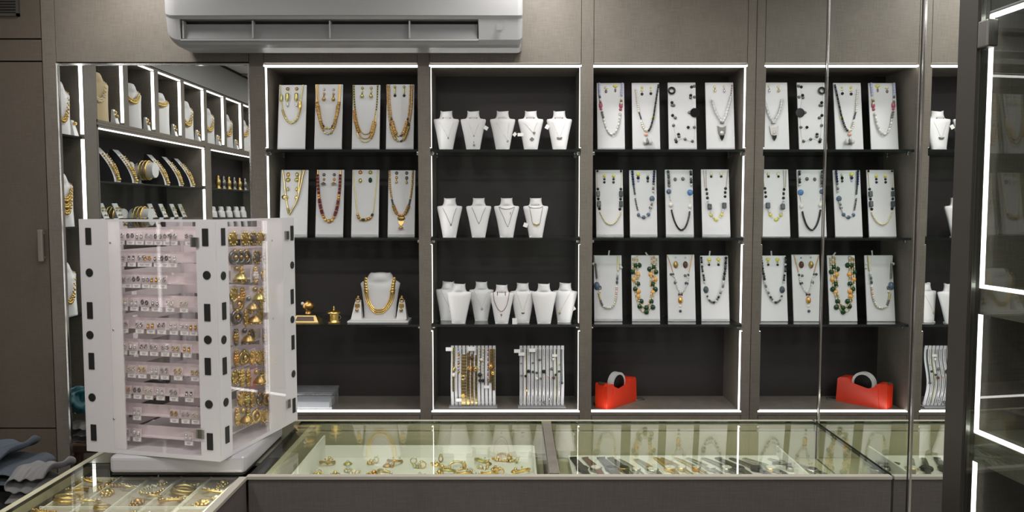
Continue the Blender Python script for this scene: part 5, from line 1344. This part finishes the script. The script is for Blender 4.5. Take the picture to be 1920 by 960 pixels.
# ---- watches on the white sheet
def watch(px, py, strap, case, dial, w, kind, label, ang, sq=False):
    p = on_z(1040 + px / 3.43, 780 + py / 3.43, .806)
    t = thing('wristwatch' if kind != 'bangle' else 'bangle_watch', label, 'watch', (p.x, min(p.y, 2.15), .8004), (0, 0, R(ang)), 'watches on the white sheet')
    if kind == 'bangle':
        MB().torus((0, .035, .010), .032, .0035, strap, (0, .25, 1), 24, 6, sx=.8).build('bangle', t)
    else:
        for s, nm in ((1, 'strap'), (-1, 'strap')):
            L = .098 if s > 0 else .075; n = 8; rings = []
            for i in range(n + 1):
                f = i / n; yy = s * (.013 + f * L); zz = .0035 + .006 * math.sin(PI * (1 - f) * .5) ; ww = w * (1 - .25 * f)
                rings.append([Vector((-ww, yy, zz)), Vector((ww, yy, zz)), Vector((ww, yy, zz - .0028)), Vector((-ww, yy, zz - .0028))][::s])
            o = MB().loft(rings, strap, smooth=False).build(nm, t)
        if kind == 'leather':
            MB().box((0, .100, .005), (w * 1.9, .006, .003), case).build('buckle', t)
    dz = .004
    if sq:
        MB().rbox((-.011, -.013, dz - .003), (.011, .013, dz + .007), case, .002, 1).build('case', t)
        MB().box((0, 0, dz + .0072), (.017, .021, .0008), dial).build('dial', t)
    else:
        rr = .0175 if w > .007 else .013
        MB().lathe([(rr * .9, -.003), (rr, 0), (rr, .004), (rr * .9, .007), (rr * .8, .0072), (rr * .78, .0060)], (0, 0, dz), case, 20).build('case', t)
        MB().lathe([(rr * .8, 0), (rr * .8, .0008)], (0, 0, dz + .0063), dial, 20).build('dial', t)
    MB().ball((.0185 if w > .007 else .0135, 0, dz + .003), .0018, case, 6, 4).build('crown', t)
    return t
W_ = [(172,325,'leather_black','leather_black','dial_dark',.011,'leather','black leather watch with black dial at the tray edge',10), (262,330,'leather_brown','steel','dial_white',.010,'leather','brown leather watch with steel case',12), (360,332,'leather_grey','leather_grey','dial_dark',.013,'leather','grey blue watch with wide strap',10),
      (442,335,'leather_olive','gold_antique','dial_dark',.010,'leather','olive strap watch with antique gold case',14), (525,348,'silver','silver','dial_white',.004,'bracelet','thin silver bracelet watch with white dial',18), (630,350,'silver','silver','dial_white',.011,'bracelet','wide silver bracelet watch',16), (738,332,'gold','gold','dial_white',.008,'bracelet','yellow gold bracelet watch',12),
      (815,335,'gold_pale','gold_pale','dial_white',.005,'bracelet','thin pale gold bracelet watch',20), (905,330,'gold_pale','gold_orange','dial_white',.007,'bracelet','gold watch with orange gold case',20), (988,322,'silver','silver','dial_white',.007,'bracelet','silver watch with square case',22), (1098,328,'steel','silver','dial_white',.008,'bracelet','plain steel bracelet watch with pale dial',22),
      (1165,318,'leather_olive','steel_dark','dial_dark',.010,'leather','dark olive leather watch with dark case',18), (1285,325,'steel_dark','leather_black','dial_dark',.008,'bracelet','dark steel watch with black case',24), (1390,335,'silver','gold_pale','dial_white',.010,'bracelet','two tone silver watch with gold case',26), (1490,312,'steel_dark','steel','dial_dark',.006,'bangle','dark bangle watch curling up',10),
      (1560,332,'silver','silver','dial_dark',.006,'bracelet','slim silver watch with dark dial',28), (1655,348,'steel','silver','dial_dark',.008,'bracelet','steel bracelet watch with dark dial at the sheet end',30)]
for i, q in enumerate(W_):
    watch(*q[:7], q[7] + ' under the counter glass', q[8], sq=(i == 9))

# ---- near wing: partitioned tray of bangles and sets
TZ = .852
t = thing('jewellery_tray', 'pinkish partitioned tray of gold bangles in the near counter wing', 'tray', (-.897, 1.62, FZ + .0003))
MB().span((-.198, -.30, 0), (.198, .315, TZ - FZ - .0003), 'tray_pink').build('floor_pad', t)
for x in (-.0765 * 2 - .03, -.0765 - .03, -.03, .0475, .124, .1955):
    MB().span((x - .002, -.30, TZ - FZ), (x + .002, .315, TZ - FZ + .008), 'tray_white').build('partition', t)
for y in (.312, .12, -.08):
    MB().span((-.198, y - .002, TZ - FZ), (.198, y + .002, TZ - FZ + .006), 'tray_white').build('cross_partition', t)
NB = {}
def wing_piece(v, m):
    a, b = m; mb = MB()
    if v == 0:
        mb.torus((0, 0, .011), .029, .0045, a, (0, .45, 1), 28, 8)
        for k in range(14): mb.ball((.029 * math.cos(k*PI/7), .026 * math.sin(k*PI/7), .0125 - .013 * math.sin(k*PI/7) * .9 + .003), .0032, b, 6, 4)
    elif v == 1:
        for j in range(2): mb.torus((0, .006 * j, .006 + .006 * j), .026, .0034, (a, b)[j], (.1, .2, 1), 26, 6)
    elif v == 2:
        for k in range(9):
            q = PI * (.1 + .8 * k / 8); mb.ball((.027 * math.cos(q), -.030 * math.sin(q) + .012, .005), .0048, (a, b)[k % 2], 7, 4)
        mb.ball((0, -.026, .006), .007, b, 8, 5)
    else:
        for k in range(8): mb.ball((.012 * math.cos(k*PI/4), .012 * math.sin(k*PI/4), .005), .005, a, 7, 4)
        mb.ball((0, 0, .007), .008, b, 8, 5)
        for k in range(3): mb.ball((-.008 + .008 * k, -.021, .004), .0036, b, 6, 4)
    return mb.mesh('piece')
wk = ['beaded bangle', 'pair of nested bangle hoops', 'short beaded collar', 'round ear boss']
wn = ['gold_bangle', 'gold_bangle', 'gold_collar', 'gold_ear_boss']
ws = [(-1.062,1.90,0,'gold'),(-1.062,1.835,0,'antique gold'),(-1.055,1.78,1,'gold'),(-1.06,1.70,0,'brown gold'),(-.995,1.895,2,'brown gold'),(-.985,1.83,3,'gold'),(-.995,1.765,0,'pale gold'),(-.985,1.69,3,'antique gold'),(-.882,1.895,3,'pale gold'),(-.882,1.84,2,'gold'),(-.882,1.77,3,'brown gold'),
      (-.805,1.895,2,'green gold'),(-.805,1.835,1,'antique gold'),(-.805,1.77,0,'gold'),(-.728,1.895,3,'antique gold'),(-.728,1.83,0,'white stone'),(-.728,1.765,3,'gold'),(-.882,1.70,2,'pale gold')]
for i, (x, y, v, tone) in enumerate(ws):
    if (v, tone) not in NB: NB[(v, tone)] = wing_piece(v, tones[tone])
    o = bpy.data.objects.new(wn[v], NB[(v, tone)]); COL.objects.link(o)
    o.location = (x, y, TZ + .0004); o.rotation_euler = (0, 0, (i * .9) % 1.2 - .6); o.scale = (.80 if v == 0 else .98,) * 3
    rowname = 'rear' if y > 1.86 else 'second' if y > 1.80 else 'third' if y > 1.73 else 'front'
    col = 'outer' if x < -1.03 else 'wide' if x < -.95 else 'third' if x < -.85 else 'fourth' if x < -.77 else 'inner'
    tag(o, '%s %s in the near wing tray, %s column, %s row' % (tone, wk[v] if v != 1 else 'nested bangle', col, rowname), {0: 'bangle', 1: 'bangle', 2: 'necklace', 3: 'earring'}[v], 'gold pieces in the near wing')
    o['kind'] = 'thing'
extra = [(-1.018,1.92,3,'pale gold','rearmost between outer and wide columns'),(-1.022,1.862,3,'gold','second between outer and wide columns'),(-1.022,1.80,2,'antique gold','third between outer and wide columns'),(-.948,1.865,0,'pale gold','high in the wide column'),
         (-.948,1.735,1,'gold','low in the wide column'),(-.905,1.868,3,'green gold','high in the third column'),(-.862,1.805,0,'white stone','low in the third column'),(-.828,1.866,3,'gold','high in the fourth column'),(-.785,1.80,3,'white stone','low in the fourth column'),(-.745,1.862,2,'gold','high in the inner column'),(-.71,1.80,3,'pale gold','low in the inner column')]
for i, (x, y, v, tone, where) in enumerate(extra):
    if (v, tone) not in NB: NB[(v, tone)] = wing_piece(v, tones[tone])
    o = bpy.data.objects.new(wn[v], NB[(v, tone)]); COL.objects.link(o)
    o.location = (x, y, TZ + .0004); o.rotation_euler = (0, 0, .5 * i % 1.3 - .6); o.scale = (.66,) * 3
    tag(o, 'small %s %s of the near wing, %s' % (tone, wk[v] if v != 1 else 'nested bangle', where), {0: 'bangle', 1: 'bangle', 2: 'necklace', 3: 'earring'}[v], 'gold pieces in the near wing')
    o['kind'] = 'thing'
# ================================================================ showcases on the other side wall, seen in the wall mirror
XD = XL - 0.27
def niche(name, label, y0, y1, z0, z1, dividers=(), shelves=(), led_low=True, bar=True):
    t = thing(name, label, 'showcase', (XL, (y0 + y1) / 2, z0), group='showcases of the opposite wall')
    h = z1 - z0; w = (y1 - y0) / 2; D = XD - XL
    MB().span((D, -w, 0), (D + .012, w, h), 'laminate_dark').build('back_panel', t)
    for s in (-1, 1): MB().span((D + .0125, s * w, 0), (0, s * (w + .012), h), 'laminate').build('side_panel', t)
    MB().span((D + .0125, -w, h), (0, w, h + .012), 'laminate').build('top_panel', t)
    MB().span((D + .0125, -w, -.012), (0, w, 0), 'laminate').build('bottom_panel', t)
    edges = [-w] + [d for dv in dividers for d in dv] + [w]
    for a, b in dividers: MB().span((D + .0125, a, 0.0002), (0, b, h - .0002), 'laminate').build('divider', t)
    lows = [-w] + [b for a, b in dividers]; highs = [a for a, b in dividers] + [w]
    lv = [0] + list(shelves) + [h]
    for lo, hi in zip(lows, highs):
        for za, zb3 in zip(lv, lv[1:]):
            MB().span((-.016, lo, za + .012), (0.0, lo + .003, zb3 - .012), 'led').build('led_strip', t)
        if bar: MB().span((-.016, lo, h - .005), (0, hi, h), 'led').build('led_strip', t)
    for z_ in shelves:
        MB().span((D + .013, -w + .001, z_ - .009), (-.012, w - .001, z_), 'glass_shelf', edge='glass_edge').build('shelf', t)
    return t
ZU0, ZU1 = 1.985, 2.335
lows = [1.912 - .354 * i for i in range(7)]
high0 = 2.174; mid_ = (lows[-1] + high0) / 2
niche('wall_showcase', 'row of lit square niches holding gold necklace busts', lows[-1], high0, ZU0, ZU1, [(lows[i + 1] + .30 - mid_, lows[i] - mid_) for i in range(6)][::-1])
ZM = 1.09
niche('wall_showcase', 'wide lit niche of curved necklace displays below the square niches', .858, 2.170, ZM, 1.945, [], [1.40 - ZM, 1.683 - ZM])
niche('wall_showcase', 'second wide niche with small figures farther along the opposite wall', -.60, .745, ZM, 1.945, [], [1.40 - ZM, 1.683 - ZM])
niche('wall_showcase', 'narrow tall lit niche holding three gold hung busts', 2.298, 2.480, .44, 2.34, [], [1.04 - .44, 1.46 - .44, 1.888 - .44], bar=False)
niche('wall_showcase', 'narrow tall lit niche squeezed between its twin and the wall mirror', 2.518, 2.72, .44, 2.34, [], [1.04 - .44, 1.46 - .44, 1.888 - .44], bar=False)
# laminate face between and around the niches
wall_l = bpy.data.objects['wall_left']
def lp(y0, y1, z0, z1, name='panel', mat='laminate'): return MB().span((XL - .004, y0, z0), (XL + .0005, y1, z1), mat).build(name, wall_l)
lp(-1.49, 2.2855, 2.352, CEIL - .02, 'fascia', 'paint_fascia'); lp(2.2858, 2.99, 2.353, CEIL - .02, 'fascia', 'paint_fascia')
lp(-1.49, 2.99, CEIL - .0195, CEIL - .001, 'dark_batten', 'seam_black')  # black batten where the fascia meets the ceiling
lp(2.1865, 2.2855, 0, 2.347, 'stile'); lp(2.4925, 2.5055, 0, 2.352, 'stile'); lp(2.7325, 2.99, 0, 2.3525, 'stile')
lp(.7575, .8455, 0, 1.958, 'stile'); lp(-1.49, -.613, 0, 1.958, 'stile')
lp(-1.49, 2.1825, 1.9585, 1.972, 'rail'); lp(-1.49, lows[-1] - .013, 1.973, 2.347, 'panel')
lp(-.61, .757, 0, ZM - .013, 'plinth_panel'); lp(.846, 2.1825, 0, ZM - .013, 'plinth_panel'); lp(2.286, 2.492, 0, .427, 'plinth_panel'); lp(2.506, 2.732, 0, .427, 'plinth_panel')

# ---- things in the square niches: busts with gold collars
cell = [lw + (.15 if i else .135) for i, lw in enumerate(lows)]
top_lab = ['bust wrapped in a broad sand gold collar in the square niche nearest the mirror', 'white bust with a gold flower necklace in the second square niche', 'white bust with a gold choker in the third square niche', 'tilted gold necklace bust in the fourth square niche',
           'tilted gold necklace bust in the fifth square niche', 'tilted gold necklace bust in the sixth square niche', 'gold necklace bust in the seventh square niche']
big_bust = MB().loft(bust_mesh(GL, .25, .12, .95, -.003), 'bust_white').mesh('bust')
sand_bust = MB().loft(bust_mesh(GL, .25, .12, .95, -.003), 'velvet_sand').mesh('bust')
def collar_mesh(H, spread, low, mat, beads=15, big=.006):
    mb = MB()
    for i in range(beads):
        a = i / (beads - 1); x = -spread + 2 * spread * a
        z_ = H * .80 - (H * .80 - low) * math.sin(PI * a) ** .8
        y = bust_front(GL, H, x, z_, .12, .95)
        rr = big * (.6 + .7 * math.sin(PI * a))
        mb.ball((x, y - rr - .003, z_), rr, mat[i % len(mat)], 7, 4)
        mb.ball((x * .82, bust_front(GL, H, x * .82, z_ + rr * 1.6, .12, .95) - rr * .85 - .003, z_ + rr * 1.5), rr * .8, mat[(i + 1) % len(mat)], 6, 4)
    return mb.mesh('collar')
specs = [(None, .05), (.14, .050), (.17, .046), (.09, .055), (.09, .055), (.09, .055), (.12, .05)]
for i, y in enumerate(cell):
    t = thing('necklace_bust', top_lab[i], 'jewellery bust', (XL - .055, lows[i] + .160, ZU0 + .0004), (0, 0, PI / 2 + .5), 'busts of the square niches')
    o = bpy.data.objects.new('body', sand_bust if i == 0 else big_bust); COL.objects.link(o); o.parent = t
    n = thing('necklace', 'gold necklace on the bust of the %s square niche' % ORD[i], 'necklace', t.location, t.rotation_euler, 'gold necklaces of the opposite wall')
    me = collar_mesh(.25, .056, specs[i][0] or .10, ['gold', 'gold_pale'] if i else ['gold_pale', 'pearl'], 17, .0075 if i else .006)
    o = bpy.data.objects.new('collar', me); COL.objects.link(o); o.parent = n; o['kind'] = 'stuff'
    s = thing('earring_stand', 'small white earring stand beside the bust of the %s square niche' % ORD[i], 'jewellery stand', (XL - .025, lows[i] + .045, ZU0 + .0004), (0, 0, PI / 2), 'small stands of the square niches')
    MB().loft([[Vector((-.018, -.015, 0)), Vector((.018, -.015, 0)), Vector((.018, .015, 0)), Vector((-.018, .015, 0))], [Vector((-.011, .004, .075)), Vector((.011, .004, .075)), Vector((.011, .012, .075)), Vector((-.011, .012, .075))]], 'bust_white', smooth=False).build('cone', s)
    mb = MB(); mb.ball((0, -.004, .060), .008, 'gold', 8, 5); mb.ball((0, -.010, .040), .010, 'gold_antique', 8, 5)
    e = thing('earring', 'gold ear drop on the small stand of the %s square niche' % ORD[i], 'earring', s.location, s.rotation_euler, 'ear drops of the square niches')
    o = mb.build('drop', e, kind='stuff')
# ---- narrow niche next to the mirror
for k, (z_, lab) in enumerate([(1.888, 'white bust with a gold pendant on the top shelf of the narrow niche'), (1.46, 'white oval bust with layered gold chains in the narrow niche'), (1.04, 'white bust with gold beads low in the narrow niche')]):
    t = thing('necklace_bust', lab, 'jewellery bust', (XL - .055, 2.405, z_ + .0004), (0, 0, PI / 2 + .35), 'busts of the narrow niche')
    o = bpy.data.objects.new('body', big_bust); COL.objects.link(o); o.parent = t
    n = thing('necklace', ['gold pendant necklace', 'layered gold chain necklace', 'gold bead necklace'][k] + ' on the %s bust of the narrow niche' % ['top', 'middle', 'low'][k], 'necklace', t.location, t.rotation_euler, 'gold necklaces of the opposite wall')
    for j in range(1 if k != 1 else 3):
        o = bpy.data.objects.new('collar', collar_mesh(.25, .058, .06 + .03 * j, ['gold', 'gold_antique'], 19, .006)); COL.objects.link(o); o.parent = n; o['kind'] = 'stuff'
s = thing('earring_stand', 'small white stand with a gold ear drop at the front of the narrow niche', 'jewellery stand', (XL - .035, 2.325, 1.888 + .0004), (0, 0, PI / 2))
MB().loft([[Vector((-.018, -.015, 0)), Vector((.018, -.015, 0)), Vector((.018, .015, 0)), Vector((-.018, .015, 0))], [Vector((-.011, .004, .075)), Vector((.011, .004, .075)), Vector((.011, .012, .075)), Vector((-.011, .012, .075))]], 'bust_white', smooth=False).build('cone', s)
MB().ball((0, -.008, .060), .009, 'gold', 8, 5).build('ear_drop', s)
# ---- curved necklace displays, round bracelet stands and small boards in the wide niche
def ramp():
    mb = MB(); n = 10; prof = [(.075, 0)]
    for i in range(n + 1):
        f = i / n; prof.append((-.075 + .105 * (f ** 1.7), .185 * f))
    prof.append((.045, .185))
    w = .032
    vs = [(-w, a, b) for a, b in prof] + [(w, a, b) for a, b in prof]; m = len(prof)
    mb.add(vs, [tuple(range(m)), tuple(range(m, 2 * m))[::-1]], 'bust_side')
    mb.add(vs, [(i, m + i, m + (i + 1) % m, (i + 1) % m) for i in range(m)], 'bust_white')
    return mb.mesh('ramp')
RAMP = ramp()
def ramp_neck():
    mb = MB()
    for k in range(13):
        f = .10 + .70 * k / 12; sp = .020 * min(1, (f - .06) * 2.2)
        y = -.075 + .105 * (f ** 1.7)
        for s in (-1, 1): mb.ball((s * sp, y - .0085, .185 * f), (.0075 if k < 8 else .0055), ('gold', 'gold_pale', 'gold_antique')[k % 3], 6, 4)
    mb.ball((0, -.084, .185 * .08), .010, 'gold', 8, 5)
    return mb.mesh('strand')
RN = ramp_neck()
for k, (px, py) in enumerate([(198, 342), (232, 343), (294, 346), (321, 347), (343, 348)]):
    p = in_mirror(px, py, XL - .10)
    t = thing('necklace_display', 'curved black sided necklace display, %s along the shelf of the wide niche' % ORD[k], 'jewellery stand', (XL - .115, p.y, 1.683 + .0004), (0, 0, PI / 2), 'curved displays of the wide niche')
    o = bpy.data.objects.new('ramp', RAMP); COL.objects.link(o); o.parent = t
    n = thing('necklace', 'gold necklace on the %s curved display of the wide niche' % ORD[k], 'necklace', t.location, t.rotation_euler, 'gold necklaces of the opposite wall')
    o = bpy.data.objects.new('strand', RN); COL.objects.link(o); o.parent = n; o['kind'] = 'stuff'
def round_stand(x, y, z_, lab, grp, sc=1.0):
    t = thing('bracelet_drum', lab, 'jewellery stand', (x, y, z_), (0, 0, PI / 2), grp)
    t.scale = (sc,) * 3
    MB().lathe([(.022, 0), (.022, .006), (.007, .010), (.007, .0345)], (0, .036, 0), 'bust_white', 16).build('foot', t)
    MB().lathe([(.040, -.05), (.042, -.045), (.042, .04), (.040, .045)], (0, 0, .078), 'bust_white', 20, (0, 1, 0)).build('drum', t)
    b = thing('bracelet', lab.replace('white bracelet drum', 'broad gold bracelet round the drum'), 'bracelet', (x, y, z_), (0, 0, PI / 2), grp + ' bracelets')
    b.scale = (sc,) * 3
    mb = MB()
    for j in range(3): mb.torus((0, -.015 + .017 * j, .078), .0485, .006, ('gold', 'gold_antique', 'gold_pale')[j], (0, 1, 0), 22, 6)
    mb.build('band', b, kind='stuff')
for k, (px, py, zz) in enumerate([(277, 330, 1.683)]):
    p = in_mirror(px, 346, XL - .10)
    round_stand(XL - .11, p.y, 1.683 + .0004, 'white bracelet drum among the curved displays', 'drums of the upper shelf', 1.1)
    round_stand(XL - .21, p.y + .08, 1.683 + .0004, 'white bracelet drum at the rear among the curved displays', 'drums of the upper shelf', 1.1)
def small_board():
    mb = MB().rbox((-.028, 0, 0), (.028, .006, .185), 'board_white', .001, 1); return mb.mesh('panel')
SB = small_board()
def sb_set():
    mb = MB()
    for k in range(9):
        a = k / 8; mb.ball((-.016 + .032 * a, -.0055, .14 - .07 * math.sin(PI * a)), .005, ('gold', 'gold_antique')[k % 2], 6, 4)
    mb.ball((0, -.0095, .055), .009, 'gold_antique', 7, 4)
    for s in (-1, 1): mb.ball((s * .008, -.0055, .155), .005, 'gold', 6, 4)
    return mb.mesh('set')
SS = sb_set()
for k, (px, py) in enumerate([(190, 400), (208, 400), (234, 400), (298, 400), (318, 400), (338, 400), (353, 400)]):
    p = in_mirror(px, py, XL - .10)
    t = thing('display_board', 'small tilted gold set board, %s along the lower shelf of the wide niche' % ORD[k], 'display board', (XL - .09, p.y, 1.40 + .002), (R(-22), 0, PI / 2), 'small boards of the wide niche')
    o = bpy.data.objects.new('panel', SB); COL.objects.link(o); o.parent = t
    n = thing('necklace', 'small gold set on the %s tilted board of the wide niche' % ORD[k], 'necklace', t.location, t.rotation_euler, 'gold necklaces of the opposite wall')
    o = bpy.data.objects.new('set', SS); COL.objects.link(o); o.parent = n; o['kind'] = 'stuff'
p = in_mirror(264, 400, XL - .10)
round_stand(XL - .10, p.y, 1.40 + .0004, 'white bracelet drum between the small tilted boards', 'drums of the lower shelf', 1.2)
round_stand(XL - .212, p.y + .09, 1.40 + .0004, 'white bracelet drum at the rear between the tilted boards', 'drums of the lower shelf', 1.2)
# ---- little gilt figures and busts in the farther niche
for k, px in enumerate([408, 418, 428, 438, 448, 458]):
    p = in_mirror(px, 350, XL - .08)
    t = thing('gilt_figure', 'little gilt figure on the farther upper shelf, %s from the stile' % ORD[k], 'figurine', (XL - .08, p.y, 1.683 + .0004), (0, 0, .5 * k), 'gilt figures of the farther niche')
    MB().lathe([(.022, 0), (.024, .008), (.014, .014), (.016, .03), (.022, .05), (.016, .066), (.010, .072), (.013, .082), (.010, .094), (.002, .10)], (0, 0, 0), ('gold_antique', 'oxidised')[k % 2], 12).build('figure', t)
for k, px in enumerate([405, 420, 434, 448, 460]):
    p = in_mirror(px, 400, XL - .08)
    t = thing('necklace_bust', 'small white gold hung bust on the farther lower shelf, %s from the stile' % ORD[k], 'jewellery bust', (XL - .08, p.y, 1.40 + .0004), (0, 0, PI / 2), 'small busts of the farther niche')
    o = bpy.data.objects.new('body', bust_me); COL.objects.link(o); o.parent = t

# ================================================================ clothes on a stool behind the counter, teal bag beside them
t = thing('stool', 'low wooden stool behind the counter under the crumpled clothes', 'stool', (-1.70, 2.46, 0))
MB().rbox((-.30, -.20, .46), (.30, .20, .50), 'wood_stool', .006, 1).build('seat', t)
for sx in (-1, 1):
    for sy_ in (-1, 1): MB().tube([(sx * .27, sy_ * .17, 0), (sx * .25, sy_ * .15, .4598)], .02, 'wood_stool', 8).build('leg', t)
from mathutils import noise
def crumple(name, label, c, r, mat, seed, amp=.22, fold=9.0):
    """a tossed garment: a flattened bundle with long soft folds running across it"""
    bm = bmesh.new(); bmesh.ops.create_icosphere(bm, subdivisions=5, radius=1)
    a0 = seed * 1.37
    for v in bm.verts:
        d = v.co.normalized()
        w1 = noise.noise(d * 1.2 + Vector((seed * 5.1, 0, 0))); w2 = noise.noise(d * 1.1 + Vector((0, seed * 3.7, 0)))
        u = math.cos(a0) * d.x + math.sin(a0) * d.y + .9 * d.z
        f1 = math.sin(fold * (.6 * u + 1.1 * w1 + .7 * w2)); f2 = math.sin(fold * .62 * (math.sin(a0) * d.x - math.cos(a0) * d.y + .8 * w2) + seed)
        k = 1 + .38 * w1 + .16 * noise.noise(d * 2.6 + Vector((seed, 0, seed))) + amp * (.36 * abs(f1) ** .55 - .2)
        co = Vector((d.x * r[0], d.y * r[1], d.z * r[2])) * k
        v.co = Vector((co.x, co.y, max(co.z, -r[2] * .5)))
    me = bpy.data.meshes.new(name); bm.to_mesh(me); bm.free(); me.materials.append(MATS[mat])
    for p_ in me.polygons: p_.use_smooth = True
    o = bpy.data.objects.new(name, me); COL.objects.link(o); o.location = c
    tag(o, label, 'clothes'); o['kind'] = 'thing'
    return o
def folded(name, label, c, r, mat, seed, layers=3):
    """a garment folded over and over: one cloth sheet whose cut edge winds to and fro, drawn out and rumpled"""
    rnd2 = random.Random(seed); W, D, H = r; n = 13; line = []
    for k in range(layers):
        z0 = -H + 2 * H * k / layers + H / layers * .25; z1 = z0 + H / layers * 1.3
        s = 1 if k % 2 == 0 else -1; w = W * (1 - .13 * k) * rnd2.uniform(.88, 1.0)
        for i in range(9):
            x = -s * w + 2 * s * w * i / 8
            line.append((x, z0 + H * .16 * math.sin(2.2 * i + seed) * (1 - abs(x / W) ** 2)))
        for i in range(1, 4):
            a = -PI / 2 + PI * i / 4
            line.append((s * (w + (z1 - z0) * .35 * math.cos(a)), (z0 + z1) / 2 + (z1 - z0) / 2 * math.sin(a)))
    bm = bmesh.new(); rows = []
    for j in range(n):
        v = -1 + 2 * j / (n - 1); row = []
        for i, (x, z) in enumerate(line):
            q = Vector((x * 9, v * 1.3, z * 9 + seed))
            dx = .025 * noise.noise(q) + .02 * v * noise.noise(Vector((seed, z * 12, 0))); dz = .022 * noise.noise(q + Vector((7, 0, 0)))
            droop = -H * .35 * max(0, abs(v) - .55) / .45 * (.4 + .6 * (z + H) / (2 * H))
            row.append(bm.verts.new((x + dx, v * D + .02 * noise.noise(q + Vector((0, 5, 0))), z + dz + droop)))
        rows.append(row)
    for j in range(n - 1):
        for i in range(len(line) - 1): bm.faces.new((rows[j][i], rows[j][i + 1], rows[j + 1][i + 1], rows[j + 1][i]))
    bmesh.ops.recalc_face_normals(bm, faces=list(bm.faces))
    me = bpy.data.meshes.new(name); bm.to_mesh(me); bm.free(); me.materials.append(MATS[mat])
    for p_ in me.polygons: p_.use_smooth = True
    o = bpy.data.objects.new(name, me); COL.objects.link(o); o.location = c
    md = o.modifiers.new('thickness', 'SOLIDIFY'); md.thickness = .006; md.offset = 0
    md = o.modifiers.new('smooth', 'SUBSURF'); md.levels = 1; md.render_levels = 2
    tag(o, label, 'clothes'); o['kind'] = 'thing'
    return o
crumple('trousers', 'crumpled dark grey garment at the bottom of the clothes heap', (-1.63, 2.46, .50 + .056), (.20, .16, .11), 'cloth_dark', 1)
folded('jeans', 'folded faded blue jeans on top of the heap behind the counter', (-1.665, 2.42, .755), (.13, .11, .055), 'cloth_blue', 2, 3)
folded('shirt', 'crumpled light grey shirt beside the blue jeans behind the counter', (-1.475, 2.36, .715), (.075, .085, .055), 'cloth_grey', 4, 3)
folded('towel', 'pale grey towel under the teal bag near the wall mirror', (-1.945, 2.55, .550), (.07, .09, .045), 'cloth_grey', 5, 3)
bg = crumple('shopping_bag', 'crumpled teal bag lying on the pale grey towel near the mirror', (-1.95, 2.55, .665), (.075, .09, .075), 'bag_teal', 6, .2)
bg['category'] = 'bag'
